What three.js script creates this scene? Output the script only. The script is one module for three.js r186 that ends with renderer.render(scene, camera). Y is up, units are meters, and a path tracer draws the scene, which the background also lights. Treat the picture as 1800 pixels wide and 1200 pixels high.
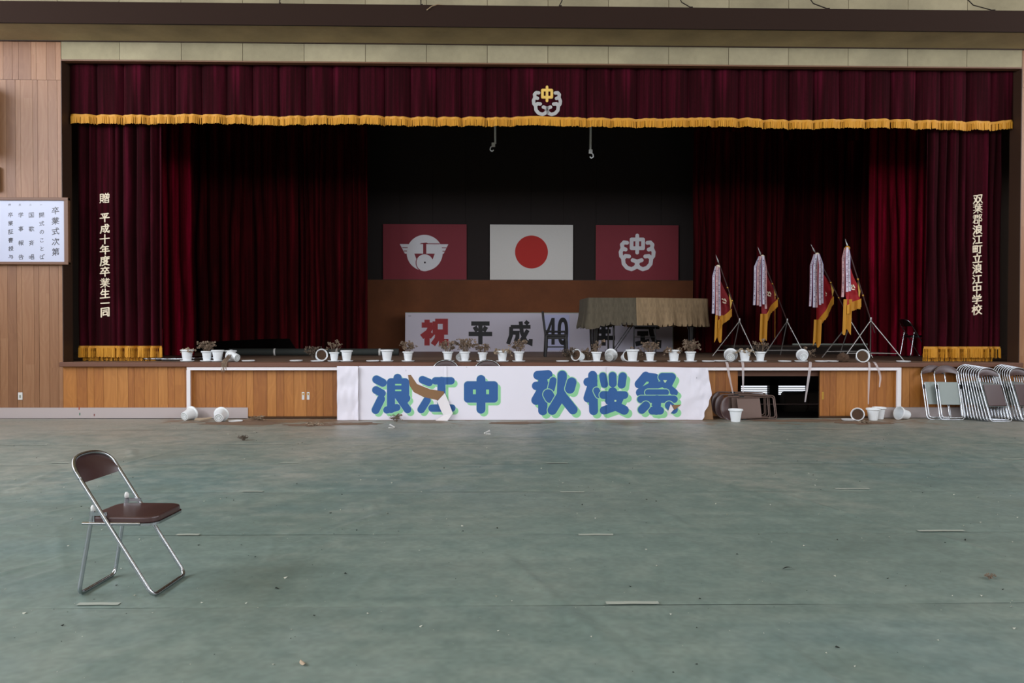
import * as THREE from 'three';
import { mergeGeometries } from 'three/addons/utils/BufferGeometryUtils.js';
import { RoundedBoxGeometry } from 'three/addons/geometries/RoundedBoxGeometry.js';
import { RectAreaLightUniformsLib } from 'three/addons/lights/RectAreaLightUniformsLib.js';

// ---------------------------------------------------------------- camera, sky, light, exposure
const scene = new THREE.Scene();
const camera = new THREE.PerspectiveCamera(46.4, 1.5, 0.1, 200);
camera.position.set(0, 1.5, 13.5);
camera.rotation.order = 'YXZ';
camera.rotation.set(-0.015, -0.02077, 0.0014);
const renderer = new THREE.WebGLRenderer();
renderer.toneMapping = THREE.LinearToneMapping;
renderer.toneMappingExposure = 1.68;
renderer.shadowMap.enabled = true;
RectAreaLightUniformsLib.init();
scene.background = new THREE.Color().setRGB(0.75, 0.8, 0.9);          // plain overcast sky outside
// daylight entering the hall: one soft light in each window opening (left row, right row, rear row)
const HALL = { x0: -12, x1: 13.8, z1: 25, h: 9 };
const WINDOWS = [];
for (let i = 0; i < 5; i++) WINDOWS.push({ side: 'left', u: 2.9 + i * 4.2, w: 3.2, y0: 4.7, y1: 7.6, k: [5, 10, 13, 10.5, 7][i] });
for (let i = 0; i < 5; i++) WINDOWS.push({ side: 'right', u: 2.9 + i * 4.2, w: 3.2, y0: 4.7, y1: 7.6, k: [4, 5.5, 6.5, 5, 3.5][i] });
for (let i = 0; i < 5; i++) WINDOWS.push({ side: 'rear', u: -8.5 + i * 4.7, w: 3.2, y0: 4.7, y1: 7.2, k: 5.5 });
for (const w of WINDOWS) {
  const L = new THREE.RectAreaLight(new THREE.Color().setRGB(0.93, 0.97, 1.08), w.k, w.w, w.y1 - w.y0);
  const y = (w.y0 + w.y1) / 2;
  if (w.side === 'left') { L.position.set(HALL.x0 + 0.02, y, w.u); L.lookAt(0, y, w.u); }
  if (w.side === 'right') { L.position.set(HALL.x1 - 0.02, y, w.u); L.lookAt(0, y, w.u); }
  if (w.side === 'rear') { L.position.set(w.u, y, HALL.z1 - 0.02); L.lookAt(w.u, y, 0); }
  scene.add(L);
}

// ---------------------------------------------------------------- helpers
let seed = 7;
const rnd = () => { seed = (seed * 1664525 + 1013904223) >>> 0; return seed / 4294967296; };
const rr = (a, b) => a + (b - a) * rnd();
const V = (x, y, z) => new THREE.Vector3(x, y, z);
const used = {};
function numbered(n) { const k = used[n] = (used[n] ?? -1) + 1; return k ? n + '_' + String(k).padStart(3, '0') : n; }
function thing(name, label, category, pos = [0, 0, 0], turn = 0, group) {
  const o = new THREE.Group(); o.name = numbered(name); scene.add(o);
  o.position.set(...pos); o.rotation.y = turn; o.userData = { label, category };
  if (group) o.userData.group = group;
  return o;
}
function shadowed(m) { m.castShadow = m.receiveShadow = true; return m; }
function part(parent, name, geo, mat) {
  const m = shadowed(new THREE.Mesh(Array.isArray(geo) ? merge(geo) : geo, mat)); m.name = name; parent.add(m); return m;
}
function solo(name, label, category, geo, mat, pos = [0, 0, 0], turn = 0, group) {
  const m = part(scene, numbered(name), geo, mat); m.position.set(...pos); m.rotation.y = turn;
  m.userData = { label, category }; if (group) m.userData.group = group; return m;
}
function struct(name, geo, mat, label) {
  const m = geo ? part(scene, numbered(name), geo, mat) : new THREE.Group();
  if (!geo) { m.name = numbered(name); scene.add(m); }
  m.userData = { kind: 'structure' }; if (label) m.userData.label = label; return m;
}
function copy(o, label) { const c = o.clone(); c.name = numbered(o.name.replace(/_\d{3}$/, '')); scene.add(c); c.userData = { ...o.userData }; if (label) c.userData.label = label; return c; }
function merge(list) { const l = list.map((g) => { const h = g.index ? g.toNonIndexed() : g; for (const k of Object.keys(h.attributes)) if (!['position', 'normal', 'uv'].includes(k)) h.deleteAttribute(k); return h; }); return mergeGeometries(l); }
// box by extents; uv in metres
function box(x0, x1, y0, y1, z0, z1) {
  const g = new THREE.BoxGeometry(x1 - x0, y1 - y0, z1 - z0); g.translate((x0 + x1) / 2, (y0 + y1) / 2, (z0 + z1) / 2);
  const p = g.attributes.position, n = g.attributes.normal, u = g.attributes.uv;
  for (let i = 0; i < p.count; i++) {
    const ax = Math.abs(n.getX(i)), ay = Math.abs(n.getY(i));
    u.setXY(i, ax > 0.5 ? p.getZ(i) : p.getX(i), ay > 0.5 ? p.getZ(i) : p.getY(i));
  }
  return g;
}
function rbox(x0, x1, y0, y1, z0, z1, r = 0.01, s = 2) { const g = new RoundedBoxGeometry(x1 - x0, y1 - y0, z1 - z0, s, r); g.translate((x0 + x1) / 2, (y0 + y1) / 2, (z0 + z1) / 2); return g; }
function tube(pts, r, seg = 0, rad = 8, closed = false, tension = 0) {
  const c = new THREE.CatmullRomCurve3(pts.map((p) => V(...p)), closed, 'catmullrom', tension);
  return new THREE.TubeGeometry(c, seg || pts.length * 6, r, rad, closed);
}
// straight runs with rounded corners
function bent(pts, r, fillet = 0.05, rad = 8, closed = false) {
  const P = pts.map((p) => V(...p)), path = new THREE.CurvePath(), n = P.length, cut = [];
  for (let i = 0; i < n; i++) {
    if (!closed && (i === 0 || i === n - 1)) { cut.push([P[i], P[i]]); continue; }
    const a = P[(i + n - 1) % n], b = P[i], c = P[(i + 1) % n], f = Math.min(fillet, a.distanceTo(b) * 0.49, b.distanceTo(c) * 0.49);
    cut.push([b.clone().add(a.clone().sub(b).setLength(f)), b.clone().add(c.clone().sub(b).setLength(f))]);
  }
  const all = [];
  for (let i = 0; i < n; i++) {
    const [i0, i1] = cut[i];
    if (i0.distanceTo(i1) > 1e-5) { const q = new THREE.QuadraticBezierCurve3(i0, P[i], i1); for (let k = 0; k <= 5; k++) all.push(q.getPoint(k / 5)); } else all.push(i0);
  }
  if (closed) all.push(all[0].clone());
  const list = [];
  for (let i = 0; i + 1 < all.length; i++) list.push(all[i]);
  list.push(all[all.length - 1]);
  return sweep(list, r, rad);
}
function sweep(list, r, rad = 8) {                      // round tube through the points exactly
  const pos = [], idx = []; let nrm = null;
  for (let i = 0; i < list.length; i++) {
    const a = list[Math.max(0, i - 1)], b = list[Math.min(list.length - 1, i + 1)], t = b.clone().sub(a).normalize();
    if (!nrm) { nrm = Math.abs(t.y) < 0.9 ? V(0, 1, 0) : V(1, 0, 0); }
    nrm = nrm.clone().sub(t.clone().multiplyScalar(nrm.dot(t))).normalize();
    const bi = t.clone().cross(nrm);
    for (let k = 0; k < rad; k++) { const an = k / rad * Math.PI * 2; const p = list[i].clone().addScaledVector(nrm, Math.cos(an) * r).addScaledVector(bi, Math.sin(an) * r); pos.push(p.x, p.y, p.z); }
  }
  for (let i = 0; i + 1 < list.length; i++) for (let k = 0; k < rad; k++) { const a = i * rad + k, b = i * rad + (k + 1) % rad; idx.push(a, b, a + rad, b, b + rad, a + rad); }
  for (const [o, s] of [[0, -1], [(list.length - 1) * rad, 1]]) for (let k = 1; k + 1 < rad; k++) s > 0 ? idx.push(o, o + k, o + k + 1) : idx.push(o, o + k + 1, o + k);
  const g = new THREE.BufferGeometry(); g.setAttribute('position', new THREE.Float32BufferAttribute(pos, 3)); g.setAttribute('uv', new THREE.Float32BufferAttribute(new Float32Array(pos.length / 3 * 2), 2)); g.setIndex(idx); g.computeVertexNormals(); return g;
}
function rod(a, b, r, rad = 8) { return sweep([V(...a), V(...b)], r, rad); }
function grid(nx, ny, fn) {                             // fn(u, v) -> [x, y, z, s, t]
  const pos = [], uv = [], idx = [];
  for (let j = 0; j <= ny; j++) for (let i = 0; i <= nx; i++) { const q = fn(i / nx, j / ny); pos.push(q[0], q[1], q[2]); uv.push(q[3] ?? i / nx, q[4] ?? j / ny); }
  for (let j = 0; j < ny; j++) for (let i = 0; i < nx; i++) { const a = j * (nx + 1) + i, b = a + 1, c = a + nx + 1, d = c + 1; idx.push(a, b, d, a, d, c); }
  const g = new THREE.BufferGeometry(); g.setAttribute('position', new THREE.Float32BufferAttribute(pos, 3)); g.setAttribute('uv', new THREE.Float32BufferAttribute(uv, 2)); g.setIndex(idx); g.computeVertexNormals(); return g;
}
function lathe(pts, seg = 24) { return new THREE.LatheGeometry(pts.map((p) => new THREE.Vector2(...p)), seg); }
const canvas = (w, h) => { const c = document.createElement('canvas'); c.width = w; c.height = h; return [c, c.getContext('2d')]; };
const ctex = (c, rep) => { const t = new THREE.CanvasTexture(c); t.colorSpace = THREE.SRGBColorSpace; if (rep) { t.wrapS = t.wrapT = THREE.RepeatWrapping; t.repeat.set(...rep); } return t; };
// tileable value noise
function noise2(period, sd) {
  const t = new Float32Array(period * period); let s = sd * 7919 + 13;
  for (let i = 0; i < t.length; i++) { s = (s * 1664525 + 1013904223) >>> 0; t[i] = s / 4294967296; }
  return (x, y) => { const xi = Math.floor(x), yi = Math.floor(y), fx = x - xi, fy = y - yi, sx = fx * fx * (3 - 2 * fx), sy = fy * fy * (3 - 2 * fy);
    const m = (v) => ((v % period) + period) % period, a = m(xi), b = m(xi + 1), c = m(yi) * period, d = m(yi + 1) * period;
    return (t[a + c] * (1 - sx) + t[b + c] * sx) * (1 - sy) + (t[a + d] * (1 - sx) + t[b + d] * sx) * sy; };
}
function dataTex(w, h, fn, srgb, rep) {
  const d = new Uint8Array(w * h * 4); const o = [0, 0, 0];
  for (let j = 0; j < h; j++) for (let i = 0; i < w; i++) { fn(i / w, j / h, o); const k = (j * w + i) * 4; d[k] = Math.max(0, Math.min(255, o[0])); d[k + 1] = Math.max(0, Math.min(255, o[1])); d[k + 2] = Math.max(0, Math.min(255, o[2])); d[k + 3] = 255; }
  const t = new THREE.DataTexture(d, w, h); t.magFilter = THREE.LinearFilter; t.minFilter = THREE.LinearMipmapLinearFilter; t.generateMipmaps = true; t.wrapS = t.wrapT = THREE.RepeatWrapping;
  if (srgb) t.colorSpace = THREE.SRGBColorSpace; if (rep) t.repeat.set(...rep); t.needsUpdate = true; return t;
}

// ---------------------------------------------------------------- written characters as strokes on a 100 x 100 field
const WATER = '12 8 26 22|6 34 22 46|8 92 18 76 28 60';
const G = {
  '平': '15 15 85 15|28 27 38 45|72 27 62 45|5 55 95 55|50 15 50 95',
  '成': '18 28 92 28|20 28 19 60 8 92|22 50 44 50 42 78 32 74|55 8 60 50 74 82 92 90 93 74|82 40 70 62 50 88|72 8 84 18',
  '十': '5 45 95 45|50 5 50 95',
  '年': '30 5 22 22 8 36|25 22 85 22|28 45 80 45|28 45 28 68|5 68 95 68|54 22 54 96',
  '度': '52 3 52 14|12 15 94 15|15 15 15 55 5 95|24 31 92 31|42 23 42 48|70 23 70 48|42 48 70 48|30 60 76 60 60 80 22 95|36 66 60 84 92 95',
  '卒': '50 3 50 16|12 17 88 17|32 22 26 40 12 52|30 34 44 48|68 22 62 40 50 52|68 34 84 50|5 66 95 66|50 52 50 97',
  '業': '38 3 38 20|62 3 62 20|18 7 26 20|82 7 74 20|6 22 94 22|34 25 40 35|66 25 60 35|14 37 86 37|20 50 80 50|6 63 94 63|50 37 50 97|46 66 30 82 8 92|54 66 70 82 92 92',
  '生': '28 8 22 28 8 46|22 30 86 30|18 58 82 58|5 92 95 92|52 5 52 92',
  '一': '5 50 95 50',
  '同': '12 10 12 96|12 10 88 10 88 92 76 90|28 30 72 30|30 48 30 80|30 48 70 48 70 80|30 76 70 76',
  '贈': '8 8 8 70|8 8 36 8 36 70|8 28 36 28|8 48 36 48|8 68 36 68|16 74 4 94|28 74 38 92|58 2 64 14|84 2 78 14|48 16 48 48|48 16 95 16 95 48|71 16 71 48|48 32 95 32|48 48 95 48|52 58 52 96|52 58 90 58 90 96|52 76 90 76|52 94 90 94',
  '双': '8 18 44 18 34 55 6 92|14 38 44 84|52 15 90 15 78 55 46 94|58 36 76 70 96 94',
  '葉': '8 14 92 14|34 4 34 24|66 4 66 24|8 34 92 34|28 24 28 54|72 26 72 46|50 24 50 46|50 46 72 46|28 54 84 54|6 66 94 66|50 54 50 98|46 68 8 94|54 68 92 94',
  '郡': '10 10 48 10 46 38|4 24 56 24|8 38 48 38|30 10 20 56 4 82|20 58 20 92|20 58 50 58 50 92|20 90 50 90|64 8 64 97|64 8 90 8 76 38 92 56 86 72 72 68',
  '浪': WATER + '|62 2 62 14|40 16 40 90|40 16 84 16 84 52|40 33 84 33|40 52 84 52|40 90 62 78|86 60 70 72|54 54 70 78 94 94',
  '江': WATER + '|40 18 90 18|65 18 65 84|34 86 96 86',
  '町': '6 18 6 78|6 18 48 18 48 78|27 18 27 76|6 46 48 46|6 76 48 76|54 22 97 22|77 22 77 92 64 88',
  '立': '50 4 50 24|12 26 88 26|30 38 38 72|70 36 60 78|5 86 95 86',
  '中': '14 26 14 66|14 26 86 26 86 66|14 64 86 64|50 4 50 97',
  '学': '20 8 28 22|48 3 52 20|80 6 68 22|10 26 10 42|10 26 92 26 84 42|28 42 72 42 52 56|52 56 52 92 38 88|6 66 94 66',
  '校': '4 28 42 28|24 4 24 97|24 30 4 66|26 38 42 56|68 3 68 16|44 18 96 18|58 26 46 44|80 26 94 42|84 46 70 74 42 96|54 46 70 72 96 95',
  '式': '6 28 94 28|14 52 54 52|34 52 34 84|8 90 58 80|60 4 66 54 78 84 92 92 93 76|74 6 86 18',
  '次': '10 16 26 30|6 88 30 56|54 4 38 42|50 22 92 22 82 40|66 24 62 56 34 95|64 54 78 80 96 95',
  '第': '22 2 8 22|18 12 46 12|30 14 36 24|64 2 54 20|60 12 94 12|72 14 80 24|16 32 82 32 82 48|20 48 82 48|20 48 14 66|14 66 88 66 84 88 72 84|50 32 50 98|46 68 10 92',
  '開': '8 6 8 97|8 6 42 6 42 38|8 22 42 22|8 38 42 38|58 6 58 38|58 6 92 6 92 97|58 22 92 22|58 38 92 38|26 52 74 52|22 68 78 68|40 52 38 76 26 94|62 52 62 95',
  'の': '54 18 46 60 26 82 14 66 20 38 48 18 76 24 90 50 80 78 56 92',
  'こ': '24 20 76 20 62 32|26 58 24 76 46 86 80 82',
  'と': '32 10 42 44|78 30 36 54 24 74 42 88 80 86',
  'ば': '18 10 12 50 20 90|40 30 80 30|60 10 62 76 48 90 40 80 56 72 84 88|80 4 86 14|92 2 98 10',
  '国': '8 6 8 96|8 6 92 6 92 96|8 92 92 92|26 24 74 24|30 48 70 48|24 76 76 76|50 24 50 76|60 58 70 68',
  '歌': '4 8 52 8|12 18 12 36 32 36 32 18 12 18|44 8 44 44|4 52 52 52|12 62 12 82 32 82 32 62 12 62|44 52 44 94 36 90|66 4 54 34|62 20 96 20 88 36|76 22 72 56 52 94|74 54 98 94',
  '斉': '50 3 50 14|8 16 92 16|70 20 50 40 12 52|28 22 54 40 90 52|28 54 26 78 14 96|72 54 72 97|30 62 72 62|28 76 72 76',
  '唱': '6 30 6 70 30 70 30 30 6 30|46 6 46 44 86 44 86 6 46 6|46 25 86 25|42 54 42 96 92 96 92 54 42 54|42 75 92 75',
  '事': '8 12 92 12|24 22 24 36 76 36 76 22 24 22|20 48 80 48 80 74|4 61 96 61|20 74 80 74|50 2 50 94 38 90',
  '報': '10 16 44 16|27 3 27 32|4 32 50 32|16 36 20 48|38 36 34 48|6 52 48 52|4 70 50 70|27 52 27 97|58 8 58 97|58 8 90 8 88 34 78 32|58 46 90 46 78 74 58 94|64 52 78 78 97 95',
  '告': '28 6 14 34|24 22 84 22|5 46 95 46|52 2 52 46|22 60 22 96|22 60 78 60 78 96|22 92 78 92',
  '証': '22 3 26 12|4 18 44 18|10 32 38 32|10 46 38 46|10 60 10 92 38 92 38 60 10 60|50 10 95 10|74 10 74 88|74 48 94 48|57 44 57 88|46 90 98 90',
  '書': '20 10 80 10 80 32|4 21 96 21|20 32 80 32|14 43 86 43|4 55 96 55|50 2 50 55|24 64 24 97|24 64 76 64 76 97|24 79 76 79|24 94 76 94',
  '授': '4 26 40 26|24 4 24 92 12 86|4 62 40 50|90 4 50 14|50 22 56 34|68 18 72 32|90 18 82 34|46 40 46 52|46 40 96 40 92 52|52 60 86 60 70 82 42 96|58 66 74 84 97 95',
  '与': '30 4 28 30|30 18 80 18|28 34 84 34 78 84 62 80|4 58 96 58',
  '二': '18 28 82 28|5 80 95 80', '三': '12 18 88 18|20 50 80 50|5 86 95 86',
  '四': '8 18 8 88|8 18 92 18 92 88|8 84 92 84|38 18 36 44 22 60|62 18 62 54 80 54',
  '祝': '26 2 26 20|6 22 46 22|44 22 30 48 6 66|26 48 26 98|30 52 46 66|56 8 56 48 94 48 94 8 56 8|66 48 64 72 48 95|80 48 80 90 96 90 96 74',
};
const strokesOf = (ch) => G[ch].split('|').map((s) => { const n = s.split(' ').map(Number), o = []; for (let i = 0; i < n.length; i += 2) o.push([n[i], n[i + 1]]); return o; });
function writeChar(ctx, ch, x, y, size, lw, style, cap = 'round', brush = 0) {
  ctx.strokeStyle = style; ctx.lineCap = cap; ctx.lineJoin = cap === 'round' ? 'round' : 'miter';
  for (const s of strokesOf(ch)) {
    ctx.lineWidth = lw; ctx.beginPath();
    s.forEach(([a, b], i) => { const yy = b - (brush ? (a - 50) * brush : 0); i ? ctx.lineTo(x + a / 100 * size, y + yy / 100 * size) : ctx.moveTo(x + a / 100 * size, y + yy / 100 * size); });
    ctx.stroke();
  }
}
// a character cut from cloth: capsules along its strokes, laid on the surface z = surf(x, y)
function clothChar(strokes, cx, cy, size, w, surf, lift = 0.006, tilt = 0.08) {
  const list = [];
  for (const s of strokes) for (let i = 0; i + 1 < s.length; i++) {
    const q = ([a, b]) => [cx + (a - 50) / 100 * size, cy - (b - 50 - (a - 50) * tilt) / 100 * size];
    const [ax, ay] = q(s[i]), [bx, by] = q(s[i + 1]), L = Math.hypot(bx - ax, by - ay), tx = (bx - ax) / L, ty = (by - ay) / L, h = w / 2;
    const sh = new THREE.Shape(), n = 5;
    for (let k = 0; k <= n; k++) { const an = Math.PI / 2 + Math.PI * k / n; const lx = Math.cos(an) * h, ly = Math.sin(an) * h; const X = ax + tx * lx - ty * ly, Y = ay + ty * lx + tx * ly; k ? sh.lineTo(X, Y) : sh.moveTo(X, Y); }
    for (let k = 0; k <= n; k++) { const an = -Math.PI / 2 + Math.PI * k / n; const lx = Math.cos(an) * h, ly = Math.sin(an) * h; sh.lineTo(bx + tx * lx - ty * ly, by + ty * lx + tx * ly); }
    const g = new THREE.ExtrudeGeometry(sh, { depth: lift, bevelEnabled: false });
    const p = g.attributes.position; for (let k = 0; k < p.count; k++) p.setZ(k, p.getZ(k) + surf(p.getX(k), p.getY(k)) - 0.001);
    list.push(g);
  }
  const m = merge(list); m.computeVertexNormals(); return m;
}

// ---------------------------------------------------------------- materials
const std = (c, rough = 0.8, extra = {}) => new THREE.MeshStandardMaterial({ color: c, roughness: rough, side: THREE.DoubleSide, ...extra });
const n8 = noise2(8, 1), n16 = noise2(16, 2), n64 = noise2(64, 3), n256 = noise2(256, 4);
function woodTex(base, dark, sd, rep) {
  const a = noise2(32, sd), b = noise2(128, sd + 1), c = noise2(8, sd + 2);
  return dataTex(256, 512, (u, v, o) => {
    const warp = c(u * 4, v * 4) * 0.8 + c(u * 8, v * 8) * 0.2;
    let t = 0.5 * a(u * 32 + warp * 3, v * 4) + 0.35 * b(u * 128, v * 8) + 0.25 * Math.abs(Math.sin((u * 5 + warp * 2.4) * 6.28));
    t = Math.min(1, Math.max(0, t * 1.25 - 0.2));
    for (let k = 0; k < 3; k++) o[k] = base[k] + (dark[k] - base[k]) * t;
  }, true, rep);
}
const wallWood = [0, 1, 2, 3].map((k) => new THREE.MeshPhysicalMaterial({ map: woodTex([[152, 110, 76], [146, 104, 70], [158, 116, 82], [138, 96, 64]][k], [[138, 94, 60], [131, 88, 55], [144, 99, 64], [123, 81, 50]][k], 20 + k * 5, [1.1, 0.45]), roughness: 0.5, clearcoat: 0.12, clearcoatRoughness: 0.42 }));
const stageWood = [0, 1, 2, 3].map((k) => new THREE.MeshPhysicalMaterial({ map: woodTex([[182, 119, 50], [175, 112, 44], [190, 128, 60], [166, 104, 41]][k], [[160, 99, 37], [152, 91, 33], [167, 106, 42], [142, 83, 28]][k], 60 + k * 5, [1.3, 0.6]), roughness: 0.5, clearcoat: 0.1, clearcoatRoughness: 0.45 }));
const M = {
  darkGap: std(0x5a3d26, 0.9),
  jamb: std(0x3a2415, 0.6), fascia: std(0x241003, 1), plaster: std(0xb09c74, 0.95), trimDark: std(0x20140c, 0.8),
  panel: [0xa49c80, 0xa0987c, 0xa8a084].map((c) => std(c, 0.9)),
  base: std(0xb6aba9, 0.75), nosing: std(0x6b4532, 0.55), hallWall: std(0xa8977c, 0.9), ceiling: std(0xa08d6c, 0.95),
  black: std(0x121110, 0.7), stageDark: std(0x4a3c31, 0.9), underDark: std(0x6a5e52, 0.95),
  screen: std(0x221a17, 0.9), wains: std(0x71401f, 0.85),
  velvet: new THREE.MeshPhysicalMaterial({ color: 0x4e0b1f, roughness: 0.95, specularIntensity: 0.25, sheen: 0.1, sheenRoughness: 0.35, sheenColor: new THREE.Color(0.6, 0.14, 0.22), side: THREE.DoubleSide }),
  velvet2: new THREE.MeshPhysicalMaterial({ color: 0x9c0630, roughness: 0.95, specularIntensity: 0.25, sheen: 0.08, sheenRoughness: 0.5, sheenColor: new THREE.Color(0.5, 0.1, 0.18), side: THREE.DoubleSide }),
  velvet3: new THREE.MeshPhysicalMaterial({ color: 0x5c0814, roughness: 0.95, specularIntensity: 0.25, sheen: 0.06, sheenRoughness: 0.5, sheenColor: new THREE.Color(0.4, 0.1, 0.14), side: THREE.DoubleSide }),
  gold: std(0xd2931f, 0.65), goldDeep: std(0xc0861c, 0.7), braid: std(0xcc8f26, 0.6),
  thread: std(0xfbeccf, 0.5), silverCloth: std(0xaaa8a6, 0.6), yellowCloth: std(0xe2b95c, 0.6),
  chrome: new THREE.MeshStandardMaterial({ color: 0xb4b8bc, metalness: 1, roughness: 0.24 }),
  vinyl: new THREE.MeshPhysicalMaterial({ color: 0x452e2d, roughness: 0.38, clearcoat: 0.25, clearcoatRoughness: 0.3 }),
  seatUnder: std(0x8a9490, 0.5, { metalness: 0.15 }), rubber: std(0x1b1b1b, 0.8), plasticWhite: std(0xd9d9d6, 0.5),
  brownMetal: std(0x6a564e, 0.5, { metalness: 0.3 }),
  pot: new THREE.MeshPhysicalMaterial({ color: 0xecf1f3, roughness: 0.45, side: THREE.DoubleSide }),
  soil: std(0x4f3b2c, 1), soilPale: std(0x7c6450, 1), dry: std(0x84715f, 0.95), dryPale: std(0xa8967f, 0.95), dryDark: std(0x615346, 0.95),
  whitePaint: std(0xe8e4e6, 0.6), ply: std(0x8c6a4a, 0.85), steel: std(0xbcbcba, 0.35, { metalness: 0.8 }),
  blackLacquer: new THREE.MeshPhysicalMaterial({ color: 0x0d0c0c, roughness: 0.25, clearcoat: 0.6, clearcoatRoughness: 0.15 }),
  darkWood: std(0x100d0c, 0.6), clothOlive: std(0x6f6654, 0.95), clothBeige: std(0xb59a76, 0.95),
  frame: std(0x6e4a31, 0.5), tape: std(0xa0a79c, 0.75), greyBox: std(0x8d9284, 0.6), speaker: std(0x2b2a28, 0.7),
  clear: new THREE.MeshPhysicalMaterial({ color: 0xeee4e4, roughness: 0.35, transmission: 0.55, thickness: 0, side: THREE.DoubleSide }),
  brass: std(0xcaa04a, 0.35, { metalness: 0.85 }), mat: std(0x2e3330, 0.8),
};
{ // faint print of age on big plain faces
  const t = dataTex(512, 512, (u, v, o) => { const s = n8(u * 8, v * 8) * 0.5 + n16(u * 16, v * 16) * 0.25 + n64(u * 64, v * 64) * 0.15 + n256(u * 256, v * 256) * 0.1; const k = 205 + s * 60; o[0] = k; o[1] = k * 0.985; o[2] = k * 0.96; }, true, [0.25, 0.25]);
  for (const m of [M.plaster, ...M.panel, M.hallWall, M.ceiling, M.wains]) m.map = t;
  const b = dataTex(256, 256, (u, v, o) => { const k = n256(u * 256, v * 256) * 130 + n64(u * 64, v * 64) * 120; o[0] = o[1] = o[2] = k; }, false, [3, 3]);
  M.plaster.bumpMap = b; M.plaster.bumpScale = 0.004;
  const cl = dataTex(256, 256, (u, v, o) => { const k = 175 + n256(u * 256, v * 256) * 50 + n16(u * 16, v * 4) * 30; o[0] = o[1] = o[2] = k; }, true, [2, 2]);
  for (const m of [M.clothOlive, M.clothBeige]) m.map = cl;
  const pile = dataTex(512, 512, (u, v, o) => { const k = n64(u * 64, v * 3) * 0.5 + n256(u * 256, v * 8) * 0.25 + n256(u * 256, v * 256) * 0.15, br = Math.max(0, n16(u * 16 + 3, v * 5) * 0.7 + n64(u * 50, v * 14) * 0.35 - 0.5), d = Math.max(0, k * 1.3 - 0.42) + br * 1.3; o[0] = 128 + d * 130; o[1] = 92 + d * 165; o[2] = 98 + d * 160; }, true, [0.6, 0.16]);
  for (const m of [M.velvet, M.velvet2, M.velvet3]) m.map = pile;
}

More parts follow.
